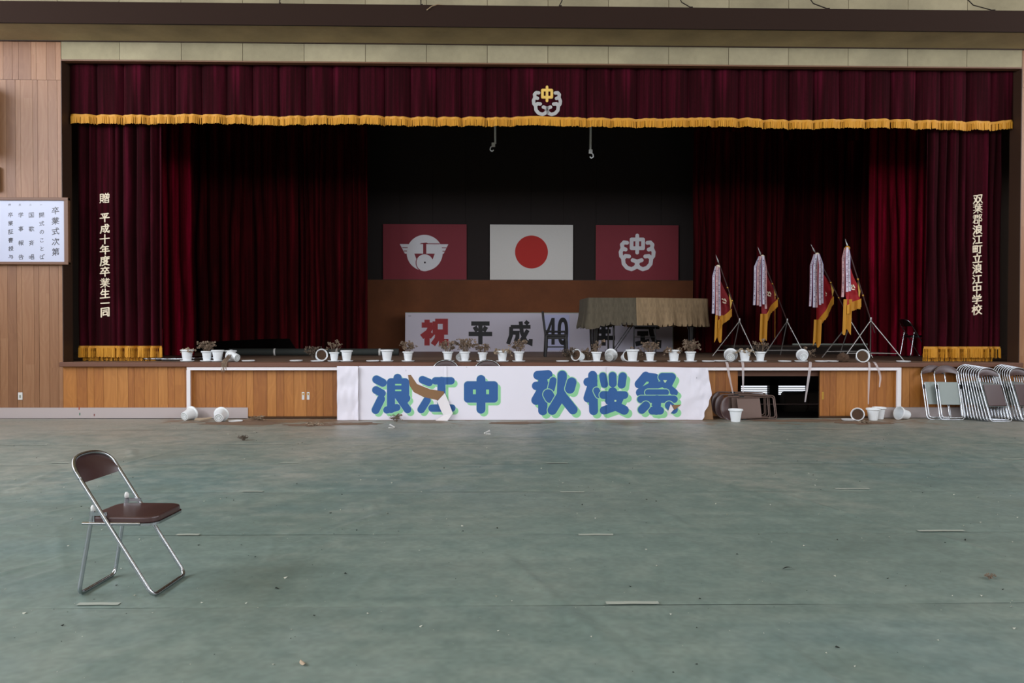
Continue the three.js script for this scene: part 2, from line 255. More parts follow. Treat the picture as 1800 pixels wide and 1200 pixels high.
// ---------------------------------------------------------------- hall shell
const OX0 = -7.25, OX1 = 9.0, OY1 = 6.0, SY = 0.945;      // proscenium opening, stage height
{
  const { x0, x1, z1, h } = HALL;
  const floorMap = dataTex(2048, 1280, (u, v, o) => {      // 26 m x 16 m: worn green sheet, blue patches, scuffs, earth by the stage, far-floor sheen painted in
    const X = u * 26 - 12.2, Z = v * 16;
    const big = n16(u * 13, v * 8), mid = n64(u * 60, v * 40), fine = n256(u * 230, v * 150), grain = n256(u * 1024, v * 640);
    let r = 115, g = 133, b = 125;
    const blue = Math.max(0, Math.min(1, (n16(u * 9 + 3, v * 6 + 1) * 0.7 + mid * 0.4 - 0.56) * 4)); r -= 5 * blue; g -= 0.5 * blue; b += 3 * blue;
    const worn = Math.max(0, Math.min(1, (big * 0.5 + mid * 0.3 + fine * 0.3 - 0.42) * 1.8)); r += 13 * worn; g += 6 * worn; b += 4 * worn;
    const streak = n256(u * 20, v * 256) ; r += (streak - 0.5) * 7; g += (streak - 0.5) * 7; b += (streak - 0.5) * 6;
    // trodden grey earth and spilled soil, patchy; the pale ramp also paints in far-floor sheen
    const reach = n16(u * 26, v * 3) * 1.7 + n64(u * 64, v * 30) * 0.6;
    const dustAndSheen = Math.max(0, Math.min(1, (3.4 + reach * 2.4 - Z + (fine - 0.5) * 2) * 0.2)) * (0.68 + 0.32 * n64(u * 50, v * 60)); r += (174 - r) * dustAndSheen * 0.8; g += (168 - g) * dustAndSheen * 0.8; b += (156 - b) * dustAndSheen * 0.8;
    const spill = Math.max(0, Math.min(1, (n64(u * 40 + 5, v * 30) * 0.8 + fine * 0.5 - 0.45 - Math.max(0, Z - 0.55) * 0.85) * 3)) * (Z < 1.9 ? 1 : 0) * (X > -5.6 && X < 7.2 ? 1 : 0.1); r += (126 - r) * spill * 0.8; g += (102 - g) * spill * 0.8; b += (80 - b) * spill * 0.8;
    const k = 0.93 + grain * 0.1 + (fine - 0.5) * 0.06; o[0] = r * k; o[1] = g * k; o[2] = b * k;
  }, true);
  const rough = dataTex(512, 512, (u, v, o) => { const k = 120 + n16(u * 16, v * 16) * 60 + n64(u * 64, v * 64) * 50; o[0] = o[1] = o[2] = k; }, false);
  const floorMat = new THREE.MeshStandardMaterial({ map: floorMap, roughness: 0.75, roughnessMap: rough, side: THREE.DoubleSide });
  const floor = struct('floor', box(x0 - 0.3, x1 + 0.3, -0.3, -0.012, -0.02, z1 + 0.3), std(0x5b6d66, 0.8), 'green sheet flooring laid in strips across the hall');
  // wrinkles: long low ridges in the loose sheets
  const ridges = [];
  for (let i = 0; i < 110; i++) { const left = rnd() < 0.4, x = left ? rr(-7, -1) : rr(-1, 8), z = rr(2, 12), L = rr(0.5, 2.2), a = rr(0.15, 0.6) * (left ? -1 : 1) * (rnd() < 0.75 ? 1 : -1); ridges.push([x, z, Math.sin(a), Math.cos(a), L / 2, rr(0.024, 0.042), rr(0.005, 0.013)]); }
  for (let i = 0; i < 16; i++) { const z = 0.05 + i * 1.523, za = i ? z + 0.0015 : z, zb = z + 1.5215;
    const near = i < 9 && i > 0;
    const xa = x0, xb = x1, nx = near ? (i > 1 && i < 8 ? 1200 : 400) : 120, nz = near ? 26 : 6;
    const rs = ridges.filter((r) => r[1] > za - 1.2 && r[1] < zb + 1.2), ph = rnd() * 10;
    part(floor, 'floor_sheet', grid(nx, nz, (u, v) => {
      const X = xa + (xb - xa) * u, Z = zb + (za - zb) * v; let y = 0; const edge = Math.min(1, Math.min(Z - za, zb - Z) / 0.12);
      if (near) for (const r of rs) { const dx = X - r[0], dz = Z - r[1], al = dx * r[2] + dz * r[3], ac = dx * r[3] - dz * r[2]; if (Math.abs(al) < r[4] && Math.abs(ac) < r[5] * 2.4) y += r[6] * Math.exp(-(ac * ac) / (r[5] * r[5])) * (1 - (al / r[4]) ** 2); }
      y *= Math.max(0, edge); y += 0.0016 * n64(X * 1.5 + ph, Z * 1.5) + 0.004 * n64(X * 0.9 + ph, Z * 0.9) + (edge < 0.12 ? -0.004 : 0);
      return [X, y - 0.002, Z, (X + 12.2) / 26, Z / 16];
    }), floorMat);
  }
  struct('ceiling', box(x0 - 0.3, x1 + 0.3, h, h + 0.3, -0.3, z1 + 0.3), M.ceiling);
  // side and rear walls with real window openings
  const wallWith = (side) => {
    const ws = WINDOWS.filter((w) => w.side === side).sort((a, b) => a.u - b.u), g = [], [a0, a1] = side === 'rear' ? [x0 - 0.3, x1 + 0.3] : [0, z1];
    const y0 = ws[0].y0, y1 = ws[0].y1;
    const add = (u0, u1, b0, b1) => g.push(side === 'left' ? box(x0 - 0.3, x0, b0, b1, u0, u1) : side === 'right' ? box(x1, x1 + 0.3, b0, b1, u0, u1) : box(u0, u1, b0, b1, z1, z1 + 0.3));
    add(a0, a1, -0.3, y0); add(a0, a1, y1, h);
    let c = a0; for (const w of ws) { add(c, w.u - w.w / 2, y0, y1); c = w.u + w.w / 2; } add(c, a1, y0, y1);
    return g;
  };
  struct('wall_left', wallWith('left'), M.hallWall); struct('wall_right', wallWith('right'), M.hallWall); struct('wall_back', wallWith('rear'), M.hallWall);
  const glass = new THREE.MeshStandardMaterial({ color: 0xdfe6ea, roughness: 0.6, emissive: new THREE.Color(0.9, 0.96, 1.05), emissiveIntensity: 0.8 });
  WINDOWS.forEach((w, i) => {
    const root = struct('window_' + (i + 1), null); const y = (w.y0 + w.y1) / 2, hh = w.y1 - w.y0;
    if (w.side === 'left') { root.position.set(x0 - 0.12, y, w.u); root.rotation.y = Math.PI / 2; }
    if (w.side === 'right') { root.position.set(x1 + 0.12, y, w.u); root.rotation.y = -Math.PI / 2; }
    if (w.side === 'rear') { root.position.set(w.u, y, z1 + 0.12); root.rotation.y = Math.PI; }
    const a = w.w / 2, b = hh / 2, t = 0.05;
    part(root, 'window_frame', [box(-a, a, b - t, b, -0.03, 0.03), box(-a, a, -b, -b + t, -0.03, 0.03), box(-a, -a + t, -b, b, -0.03, 0.03), box(a - t, a, -b, b, -0.03, 0.03), box(-t / 2, t / 2, -b, b, -0.025, 0.025), box(-a, a, -0.02, 0.02, -0.025, 0.025)], M.steel);
    for (const sx of [-1, 1]) for (const sy of [-1, 1]) part(root, 'pane', box(sx < 0 ? -a + t : t / 2, sx < 0 ? -t / 2 : a - t, sy < 0 ? -b + t : 0.02, sy < 0 ? -0.02 : b - t, -0.004, 0.004), glass);
  });
}

// ---------------------------------------------------------------- front wall: planks beside the stage, panels above, ledge
function planks(parent, xs, y0, y1, z, mats, first = 0, t = 0.018) {
  for (let i = 0; i + 1 < xs.length; i++) { const g = 0.0022, dz = rr(-0.0012, 0.0012); const b = box(xs[i] + g, xs[i + 1] - g, y0, y1, z, z + t + dz); const u = b.attributes.uv; const o = rnd() * 3, ov = rnd() * 3; for (let k = 0; k < u.count; k++) u.setXY(k, u.getX(k) + o, u.getY(k) + ov); part(parent, 'plank', b, mats[(first + i * 7 + Math.floor(rnd() * 4)) % mats.length]); }
}
{
  const wall = struct('wall_front', [box(HALL.x0 - 0.3, OX0, -0.3, 9, -0.3, -0.02), box(OX1, HALL.x1 + 0.3, -0.3, 9, -0.3, -0.02), box(OX0, OX1, OY1, 9, -0.12, -0.02)], M.darkGap, 'wooden plank wall around the stage opening with cream panels above');
  const more = (a, b) => { const l = [a]; while (l[l.length - 1] < b - 0.12) l.push(Math.min(b, l[l.length - 1] + [0.13, 0.15, 0.085, 0.2, 0.08, 0.17][l.length % 6])); l[l.length - 1] = b; return l; };
  const low = [...more(-12, -8.289), -8.157, -8.007, -7.922, -7.72, -7.64, -7.47, -7.319, OX0];
  const up = [...more(-12, -8.202), -8.053, -7.95, -7.744, -7.66, -7.491, -7.341, OX0];
  planks(wall, low, 0.182, 5.648, -0.02, wallWood); planks(wall, up, 5.652, 6.28, -0.02, wallWood, 2);
  const r0 = more(OX1, 13.8);
  planks(wall, r0, 0.18, 5.648, -0.02, wallWood); planks(wall, r0, 5.652, 6.28, -0.02, wallWood, 1);
  // cream panels: one row under the ledge over the opening, more above it
  const js = []; for (let k = -12; k <= 14; k++) js.push(0.879 + (k) * 1.0235);
  const row = (a, b, y0, y1) => { const c = [a, ...js.filter((j) => j > a + 0.05 && j < b - 0.05), b]; for (let i = 0; i + 1 < c.length; i++) part(wall, 'wall_panel', box(c[i] + 0.004, c[i + 1] - 0.004, y0, y1, -0.02, -0.004 + rr(-0.001, 0.001)), M.panel[Math.floor(rnd() * 3)]); };
  row(OX0, OX1, 5.995, 6.285); row(HALL.x0, HALL.x1, 6.6, 7.75); row(HALL.x0, HALL.x1, 7.758, 9);
  part(wall, 'opening_trim', box(OX0, OX1, 5.968, 5.992, -0.12, 0.006), M.frame);
  part(wall, 'dark_strip', box(HALL.x0, HALL.x1, 6.287, 6.3, -0.02, 0.02), M.jamb);  // thin dark brown strip along the line where panels meet the soffit
  for (const [a, b] of [[OX0, OX0 + 0.012], [OX1 - 0.012, OX1]]) part(wall, 'jamb', box(a, b, SY, OY1, -0.3, 0.004), M.jamb);
  const ledge = struct('trim_1', null, null, 'dark brown ledge above the stage opening with a grey plaster underside');
  part(ledge, 'soffit', box(HALL.x0, HALL.x1, 6.3, 6.34, 0, 0.78), M.plaster);
  part(ledge, 'fascia', box(HALL.x0, HALL.x1, 6.285, 6.622, 0.78, 0.82), M.fascia);
  part(ledge, 'top_board', box(HALL.x0, HALL.x1, 6.58, 6.6, 0, 0.78), M.fascia);
  const bl = struct('baseboard_left', box(HALL.x0, -4.17, 0, 0.18, -0.02, 0.012), M.base); 
  struct('baseboard_right', box(6.534, HALL.x1, 0, 0.176, -0.02, 0.012), M.base);
  for (const [x, y, c] of [[-6.98, 0.168, 0xa8452a], [-6.97, 0.075, 0x2f6f55], [-6.73, 0.06, 0x7a3527]]) part(bl, 'mark', box(x - 0.008, x + 0.008, y - 0.022, y + 0.018, 0.012, 0.0135), std(c, 0.7));
}

// ---------------------------------------------------------------- stage
{
  const xl = -9.6, xr = 11.4, zb = -7.1;
  const front = struct('wall_stage', [box(OX0, -4.2, 0, 0.86, -0.06, -0.02), box(3.6, 4.135, 0, 0.86, -0.06, -0.02), box(5.555, OX1, 0, 0.86, -0.06, -0.02), box(-4.2, 3.6, 0, 0.86, -0.06, -0.02)], M.darkGap, 'orange wooden plank front of the stage');
  const A = [-7.25, -7.023, -6.853, -6.74, -6.579, -6.343, -6.172, -6.068, -5.898, -5.67, -5.509, -5.395, -5.224, -5.09, -4.878, -4.711, -4.597, -4.426, -4.197];
  planks(front, A, 0.182, 0.868, -0.02, stageWood);
  const doorB = [-4.197, -4.078, -3.849, -3.692, -3.568, -3.399, -3.186, -3.028, -2.909, -2.746, -2.6, -2.43, -2.27];
  const d1 = struct('door_1', null, null, 'left sliding plank doors under the stage with two small pulls');
  planks(d1, doorB, 0.03, 0.868, -0.02, stageWood, 1);
  for (const x of [-3.245, -3.16]) { const h = part(d1, 'pull', rbox(x - 0.022, x + 0.022, 0.31, 0.44, -0.004, 0.002, 0.008), M.plasticWhite); part(h, 'pull_hole', rbox(x - 0.012, x + 0.012, 0.39, 0.425, 0, 0.004, 0.004), M.brass); }
  const B = [-2.27]; while (B[B.length - 1] < 3.44) B.push(B[B.length - 1] + rr(0.11, 0.24)); B[B.length - 1] = 3.44;
  planks(front, B, 0.03, 0.868, -0.02, stageWood, 2);
  const d2 = struct('door_2', null, null, 'plank sliding door left of the dark opening under the stage');
  planks(d2, [3.44, 3.611, 3.757, 3.923, 4.138], 0.03, 0.868, -0.02, stageWood, 3);
  part(d2, 'pull', rbox(4.075, 4.11, 0.3, 0.43, -0.003, 0.003, 0.008), M.brass);
  const d3 = struct('door_3', null, null, 'plank sliding door right of the dark opening under the stage');
  planks(d3, [5.549, 5.607, 5.725, 5.833, 6.0, 6.226, 6.4, 6.534], 0.03, 0.868, -0.02, stageWood, 1);
  part(d3, 'pull', rbox(5.585, 5.62, 0.31, 0.44, -0.003, 0.003, 0.008), M.brass);
  planks(front, [6.534, 6.699, 6.835, 6.975, 7.1, 7.29, 7.42, 7.56, 7.74, 7.9, 8.0, 8.15, 8.33, 8.5, 8.62, 8.8, 9.0], 0.178, 0.868, -0.02, stageWood);
  part(front, 'opening_beam', box(4.0, 5.7, 0.705, 0.868, -0.16, -0.11), M.nosing);
  // platform
  const boards = []; 
  const top = struct('floor_stage', [box(xl, xr, 0.87, 0.925, zb, -0.3), box(OX0, OX1, 0.87, 0.925, -0.3, 0)], M.darkGap, 'brown wooden stage floor with a dark front edge');
  const bw = [0, 1, 2].map((k) => std([0x77604f, 0x6f5848, 0x7e6653][k], 0.55));
  let z = 0.0; while (z > zb) { const w = 0.18; part(top, 'floorboard', box(z > -0.35 ? OX0 : xl, z > -0.35 ? OX1 : xr, 0.925, SY, Math.max(zb, z - w + 0.002), z), bw[Math.floor(rnd() * 3)]); z -= w; }
  part(top, 'stage_edge', rbox(OX0 - 0.02, OX1 - 0.14 + 0.16, 0.868, SY + 0.001, -0.002, 0.085, 0.012), M.nosing);
  // stage house
  struct('wall_stage_left', box(xl - 0.2, xl, -0.6, 7.2, zb - 0.2, -0.3), M.stageDark);
  struct('wall_stage_right', box(xr, xr + 0.2, -0.6, 7.2, zb - 0.2, -0.3), M.stageDark);
  struct('ceiling_stage', box(xl - 0.2, xr + 0.2, 7.2, 7.4, zb - 0.2, -0.12), M.stageDark);
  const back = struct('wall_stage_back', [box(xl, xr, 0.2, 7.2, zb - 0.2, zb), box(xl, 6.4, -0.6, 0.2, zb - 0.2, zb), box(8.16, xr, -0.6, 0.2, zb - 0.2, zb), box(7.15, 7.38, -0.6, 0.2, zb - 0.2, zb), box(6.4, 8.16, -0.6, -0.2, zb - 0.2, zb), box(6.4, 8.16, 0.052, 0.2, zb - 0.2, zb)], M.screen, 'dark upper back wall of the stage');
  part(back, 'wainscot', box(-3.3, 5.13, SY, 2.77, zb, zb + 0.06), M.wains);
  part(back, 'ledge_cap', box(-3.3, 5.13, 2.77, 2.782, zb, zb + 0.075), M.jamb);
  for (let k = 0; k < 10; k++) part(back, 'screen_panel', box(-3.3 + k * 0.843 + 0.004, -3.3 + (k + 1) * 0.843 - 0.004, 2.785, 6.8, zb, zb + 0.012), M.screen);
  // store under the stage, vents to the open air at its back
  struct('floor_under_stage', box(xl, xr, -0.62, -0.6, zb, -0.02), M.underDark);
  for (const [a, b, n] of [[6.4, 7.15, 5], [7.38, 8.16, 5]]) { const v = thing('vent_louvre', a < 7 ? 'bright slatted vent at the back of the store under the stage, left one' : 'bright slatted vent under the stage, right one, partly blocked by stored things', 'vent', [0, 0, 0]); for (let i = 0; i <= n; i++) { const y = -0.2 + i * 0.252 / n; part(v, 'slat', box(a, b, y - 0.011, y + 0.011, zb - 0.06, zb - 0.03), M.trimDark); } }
}

// ---------------------------------------------------------------- curtains
function folds(x0, x1, spacing, amp, sd) {
  let s = sd * 977 + 5; const rn = () => { s = (s * 1664525 + 1013904223) >>> 0; return s / 4294967296; };
  const xs = [x0 - spacing], as = [1]; while (xs[xs.length - 1] < x1 + spacing * 2) { xs.push(xs[xs.length - 1] + spacing * (0.55 + rn() * 0.95)); as.push(0.5 + rn() * 0.7); }
  const nz = noise2(32, sd + 40);
  return (x, y) => {
    const X = x + (nz(x * 2, y * 0.6) - 0.5) * spacing * 0.5; let i = 0; while (i + 2 < xs.length && xs[i + 1] < X) i++;
    const u = Math.min(1, Math.max(0, (X - xs[i]) / (xs[i + 1] - xs[i]))), q = Math.sin(Math.PI * u);
    const bl = u < 0.5 ? (as[i] + (as[Math.max(0, i - 1)] - as[i]) * (0.5 - u)) : (as[i] + (as[i + 1] - as[i]) * (u - 0.5));
    return amp * bl * (Math.pow(Math.max(0, q), 0.8) * 2 - 1) + amp * 0.25 * (nz(x * 9, y * 1.5) - 0.5);
  };
}
function drape(parent, name, x0, x1, y0, y1, z, fold, mat, hem) {
  const nx = Math.ceil((x1 - x0) / 0.012), ny = 24;
  return part(parent, name, grid(nx, ny, (u, v) => { const x = x0 + (x1 - x0) * u, b = hem ? hem(x) : y0, y = b + (y1 - b) * v; return [x, y, z + fold(x, y), x, y]; }), mat);
}
// fringe: separate hanging strands under a braid, following the fold
function fringe(parent, x0, x1, yTop, len, z, fold, sag = () => 0) {
  const g = [], b = []; let x = x0;
  const nb = Math.ceil((x1 - x0) / 0.03);
  b.push(grid(nb, 1, (u, v) => { const X = x0 + (x1 - x0) * u; return [X, yTop + sag(X) - 0.035 + 0.045 * v, z + fold(X, yTop) + 0.012]; }));
  let seg = 0;
  while (x < x1) { const w = rr(0.008, 0.015); seg += w; let gap = 0; if (seg > 0.17) { seg = 0; gap = 0.006; }
    const X = x + w / 2, zz = z + fold(X, yTop) + 0.01 + rr(-0.006, 0.006), t = yTop + sag(X), l = len * rr(0.92, 1.04), dx = rr(-0.006, 0.006);
    const q = new THREE.BoxGeometry(w * 0.92, l, 0.008); q.translate(0, -l / 2, 0); const p = q.attributes.position; for (let k = 0; k < p.count; k++) if (p.getY(k) < -l * 0.5) p.setX(k, p.getX(k) + dx); q.translate(X, t - 0.02, zz); g.push(q); x += w + gap; }
  const br = part(parent, 'braid', b, M.braid); 
  const f = part(parent, 'fringe_strands', g, M.gold); f.userData = { kind: 'stuff' }; return br;
}
{
  // top valance with flat pleats
  const val = thing('stage_valance', 'dark red pleated valance with gold fringe across the top of the stage', 'valance');
  const pl = []; { let x = OX0; while (x < OX1 + 0.4) { pl.push([x, rr(0.4, 1)]); x += 0.44 + rr(-0.02, 0.02); } }
  const nz = noise2(64, 77);
  const emb = [0.879, 5.44];
  const vz = (x, y) => {
    let i = 0; while (i + 2 < pl.length && pl[i + 1][0] < x) i++;
    const u = Math.min(1, Math.max(0, (x - pl[i][0]) / (pl[i + 1][0] - pl[i][0]))), down = Math.min(1, Math.max(0, (OY1 - y) / 0.9));
    const bul = Math.pow(Math.max(0, Math.sin(Math.PI * u)), 0.4) * 0.1;
    const wav = (Math.sin(u * 6.283 * (1 + Math.floor(pl[i][1] * 2.99)) + pl[i][1] * 9) * 0.012 + (nz(x * 9, y) - 0.5) * 0.022) * (0.05 + down * down * 1.3);
    const fl = Math.exp(-(((x - emb[0]) / 0.34) ** 4)); return (bul + wav) * (1 - fl) + 0.09 * fl;
  };
  const Z = -0.3; const sag = (x) => 0.012 * Math.sin(x * 2.1) + 0.01 * (nz(x * 3, 3) - 0.5) * 2;
  part(val, 'valance_cloth', grid(2000, 20, (u, v) => { const x = OX0 + 0.014 + (OX1 - OX0 - 0.028) * u, y = 5.12 + sag(x) + (OY1 + 0.08 - 5.12) * v; return [x, y, Z + vz(x, y), x, y]; }), M.velvet);
  fringe(val, OX0 + 0.03, OX1 - 0.02, 5.13, 0.125, Z, (x) => vz(x, 5.12), sag);
  // school emblem sewn on the valance
  const em = emblemStrokes(), surf = (x, y) => Z + vz(x, y);
  const e1 = part(val, 'emblem_wreath', clothChar(em.wreath, emb[0], emb[1] - 0.02, 0.53, 0.058, surf, 0.01, 0), M.silverCloth);
  part(e1, 'emblem_character', clothChar(em.middle, emb[0], emb[1] - 0.02, 0.53, 0.045, surf, 0.014, 0), M.yellowCloth);

  // lettered side drapes
  const side = (label, x0, x1, text, lx, size, ys, sd) => {
    const d = thing('side_curtain', label, 'curtain', [0, 0, 0], 0); const f0 = folds(x0, x1, 0.16, 0.075, sd), Z = -0.44;
    const f = (x, y) => { const k = 1 - 0.97 * Math.exp(-(((x - lx) / 0.15) ** 4)); return f0(x, y) * k; };
    drape(d, 'curtain_cloth', x0, x1, 1.18, 6.1, Z, f, M.velvet);
    fringe(d, x0, x1, 1.2, 0.17, Z + 0.005, (x) => f(x, 1.2));
    drape(d, 'lining_curtain', x0 + 0.02, x1 - 0.06, 1.07, 1.5, Z - 0.11, folds(x0, x1, 0.11, 0.03, sd + 3), M.velvet2);
    fringe(d, x0 + 0.04, x1 - 0.06, 1.1, 0.135, Z - 0.1, folds(x0, x1, 0.11, 0.03, sd + 3));
    [...text].forEach((ch, i) => part(d, 'sewn_character', clothChar(strokesOf(ch), lx - 0.004 * i / 11, ys[i], ch === '一' ? size * 0.9 : size, ch === '贈' || ch === '業' || ch === '葉' || ch === '郡' ? 0.0125 : 0.019, (x, y) => Z + f(x, y), 0.012, ch === '一' ? 0.06 : 0.1), M.thread));
    return d;
  };
  const yl = (p) => 3.845 - (p - 337) * 0.00973, yr = (p) => 3.9 - (p - 339) * 0.009949;
  side('dark red velvet side curtain lettered in white, next to the framed ceremony programme', OX0 + 0.02, -5.75, '贈平成十年度卒業生一同', -6.75, 0.172, [346, 380, 400, 418.5, 437, 457, 476, 496, 515, 532, 548].map(yl), 11);
  side('dark red velvet side curtain lettered in white, above the stacked folding chairs', 7.58, OX1 - 0.1, '双葉郡浪江町立浪江中学校', 8.52, 0.178, [347, 364, 383, 401.5, 419, 436, 453, 471, 489.5, 506.5, 525.5, 544].map(yr), 12);

  const inner = (label, x0, x1, z, spacing, amp, sd, mat, hem, y0 = SY + 0.01) => { const d = solo('stage_curtain', label, 'curtain', grid(2, 2, (u, v) => [x0 + u, v, z]), mat); const f = folds(x0, x1, spacing, amp, sd), nx = Math.ceil((x1 - x0) / 0.014); d.geometry = grid(nx, 26, (u, v) => { const x = x0 + (x1 - x0) * u, b = hem ? hem(x) : y0, y = b + (6.9 - b) * v; return [x, y, z + f(x, y), x, y]; }); return d; };
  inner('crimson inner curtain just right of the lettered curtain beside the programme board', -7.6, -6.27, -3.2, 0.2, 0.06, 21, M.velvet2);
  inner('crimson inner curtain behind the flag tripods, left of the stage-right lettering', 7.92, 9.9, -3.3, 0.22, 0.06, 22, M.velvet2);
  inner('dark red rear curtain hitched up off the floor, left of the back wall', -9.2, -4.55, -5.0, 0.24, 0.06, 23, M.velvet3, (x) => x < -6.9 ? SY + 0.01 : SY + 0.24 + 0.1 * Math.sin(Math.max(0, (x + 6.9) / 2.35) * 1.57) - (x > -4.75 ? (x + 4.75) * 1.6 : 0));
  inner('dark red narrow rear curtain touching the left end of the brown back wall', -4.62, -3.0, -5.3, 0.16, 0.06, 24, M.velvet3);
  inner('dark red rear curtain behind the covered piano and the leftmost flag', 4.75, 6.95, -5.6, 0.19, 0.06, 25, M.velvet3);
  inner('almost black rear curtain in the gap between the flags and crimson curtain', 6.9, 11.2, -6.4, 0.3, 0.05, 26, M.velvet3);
}
function emblemStrokes() {                 // wreath of curls round the sign 中, on a 100 x 100 field
  const L = [[[818, 227], [792, 224], [774, 243], [779, 272]], [[779, 277], [806, 285]], [[778, 276], [763, 308], [767, 342], [786, 364]], [[786, 364], [804, 342], [836, 345]], [[784, 362], [790, 410], [818, 443], [858, 456], [893, 440], [907, 412], [896, 386], [868, 378]]];
  const q = ([x, y]) => [50 + (x - 907) / 330 * 100, 50 + (y - 312) / 330 * 100];
  const m = L.map((s) => s.map(([x, y]) => q([1814 - x, y])));
  return { wreath: [...L.map((s) => s.map(q)), ...m], middle: [[[858, 198], [958, 198], [958, 274], [858, 274], [858, 198]].map(q), [[907, 164], [907, 312]].map(q)] };
}

// ---------------------------------------------------------------- printed boards on and before the stage
{
  // programme board on the left wall
  const b = thing('programme_board', 'white framed ceremony programme board hanging on the left plank wall', 'sign', [0, 0, 0]);
  const x0 = -8.96, x1 = -7.11, y0 = 2.57, y1 = 3.685;
  const [c, q] = canvas(1400, 860); q.fillStyle = '#bdc2d6'; q.fillRect(0, 0, 1400, 860);
  const X = (px) => (px + 83) / (112 + 83) * 1400, Y = (py) => (py - 352) / (461 - 352) * 860;     // board field, from the left edge of the board
  const col = (t, px, py0, step, size, lw) => [...t].forEach((ch, i) => { const S = size * 7.3; writeChar(q, ch, X(px) - S / 2, Y(py0 + step * i) - S / 2, S, lw * 7, '#23222b', 'round', 0.12); });
  col('卒業式次第', 94.5, 370, 18.2, 14, 1.5);
  col('一', 68, 360, 0, 4, 0.6); col('開式のことば', 69, 378, 14.8, 9.5, 1);
  col('二', 48.5, 360, 0, 4, 0.5); col('国歌斉唱', 50, 378, 24.6, 9.8, 1);
  col('三', 29, 360, 0, 4, 0.6); col('学事報告', 30.5, 378, 24.6, 9.8, 1);
  col('四', 10, 360, 0, 4, 0.6); col('卒業証書授与', 11.5, 378, 14.8, 9.5, 1);
  const face = grid(1, 1, (u, v) => [x0 + 0.05 + (x1 - x0 - 0.115) * u, y0 + 0.04 + (y1 - y0 - 0.085) * v, 0.05]);
  part(b, 'board_sheet', face, new THREE.MeshPhysicalMaterial({ map: ctex(c), roughness: 0.4 }));
  part(b, 'board_back', box(x0 + 0.02, x1 - 0.02, y0 + 0.02, y1 - 0.02, 0, 0.045), M.ply);
  part(b, 'frame_rail', rbox(x0, x1, y1 - 0.05, y1, 0, 0.075, 0.006), M.frame); part(b, 'frame_rail', rbox(x0, x1, y0, y0 + 0.045, 0, 0.075, 0.006), M.frame);
  part(b, 'frame_stile', rbox(x0, x0 + 0.06, y0, y1, 0, 0.073, 0.006), M.frame); part(b, 'frame_stile', rbox(x1 - 0.07, x1, y0, y1, 0, 0.073, 0.006), M.frame);

  const sp = thing('wall_loudspeaker', 'dark box loudspeaker mounted high on the left plank wall', 'loudspeaker', [-8.86, 5.0, 0]);
  part(sp, 'cabinet', rbox(-0.42, 0.42, -0.55, 0.55, 0.12, 0.72, 0.02), M.speaker); part(sp, 'grille', rbox(-0.38, 0.38, -0.5, 0.5, 0.72, 0.735, 0.006), M.black); part(sp, 'bracket', [box(-0.1, 0.1, -0.2, 0.2, 0, 0.02), box(-0.04, 0.04, -0.05, 0.05, 0, 0.14)], M.steel);
  const gb = thing('wall_box', 'grey-green rounded box on the plank wall above the programme board', 'box', [-8.5, 4.0, 0]); part(gb, 'casing', rbox(-0.26, 0.245, -0.2, 0.2, 0, 0.12, 0.03, 4), M.greyBox); part(gb, 'cover', rbox(-0.22, 0.2, -0.16, 0.16, 0.12, 0.13, 0.01), M.greyBox);
  const ou = thing('wall_outlet', 'small white power outlet low on the left plank wall', 'outlet', [-7.957, 0.373, 0]); part(ou, 'plate', rbox(-0.038, 0.038, -0.062, 0.062, 0, 0.012, 0.006), M.plasticWhite); part(ou, 'socket', rbox(-0.014, 0.014, -0.03, 0.02, 0.012, 0.015, 0.004), M.greyBox);
}
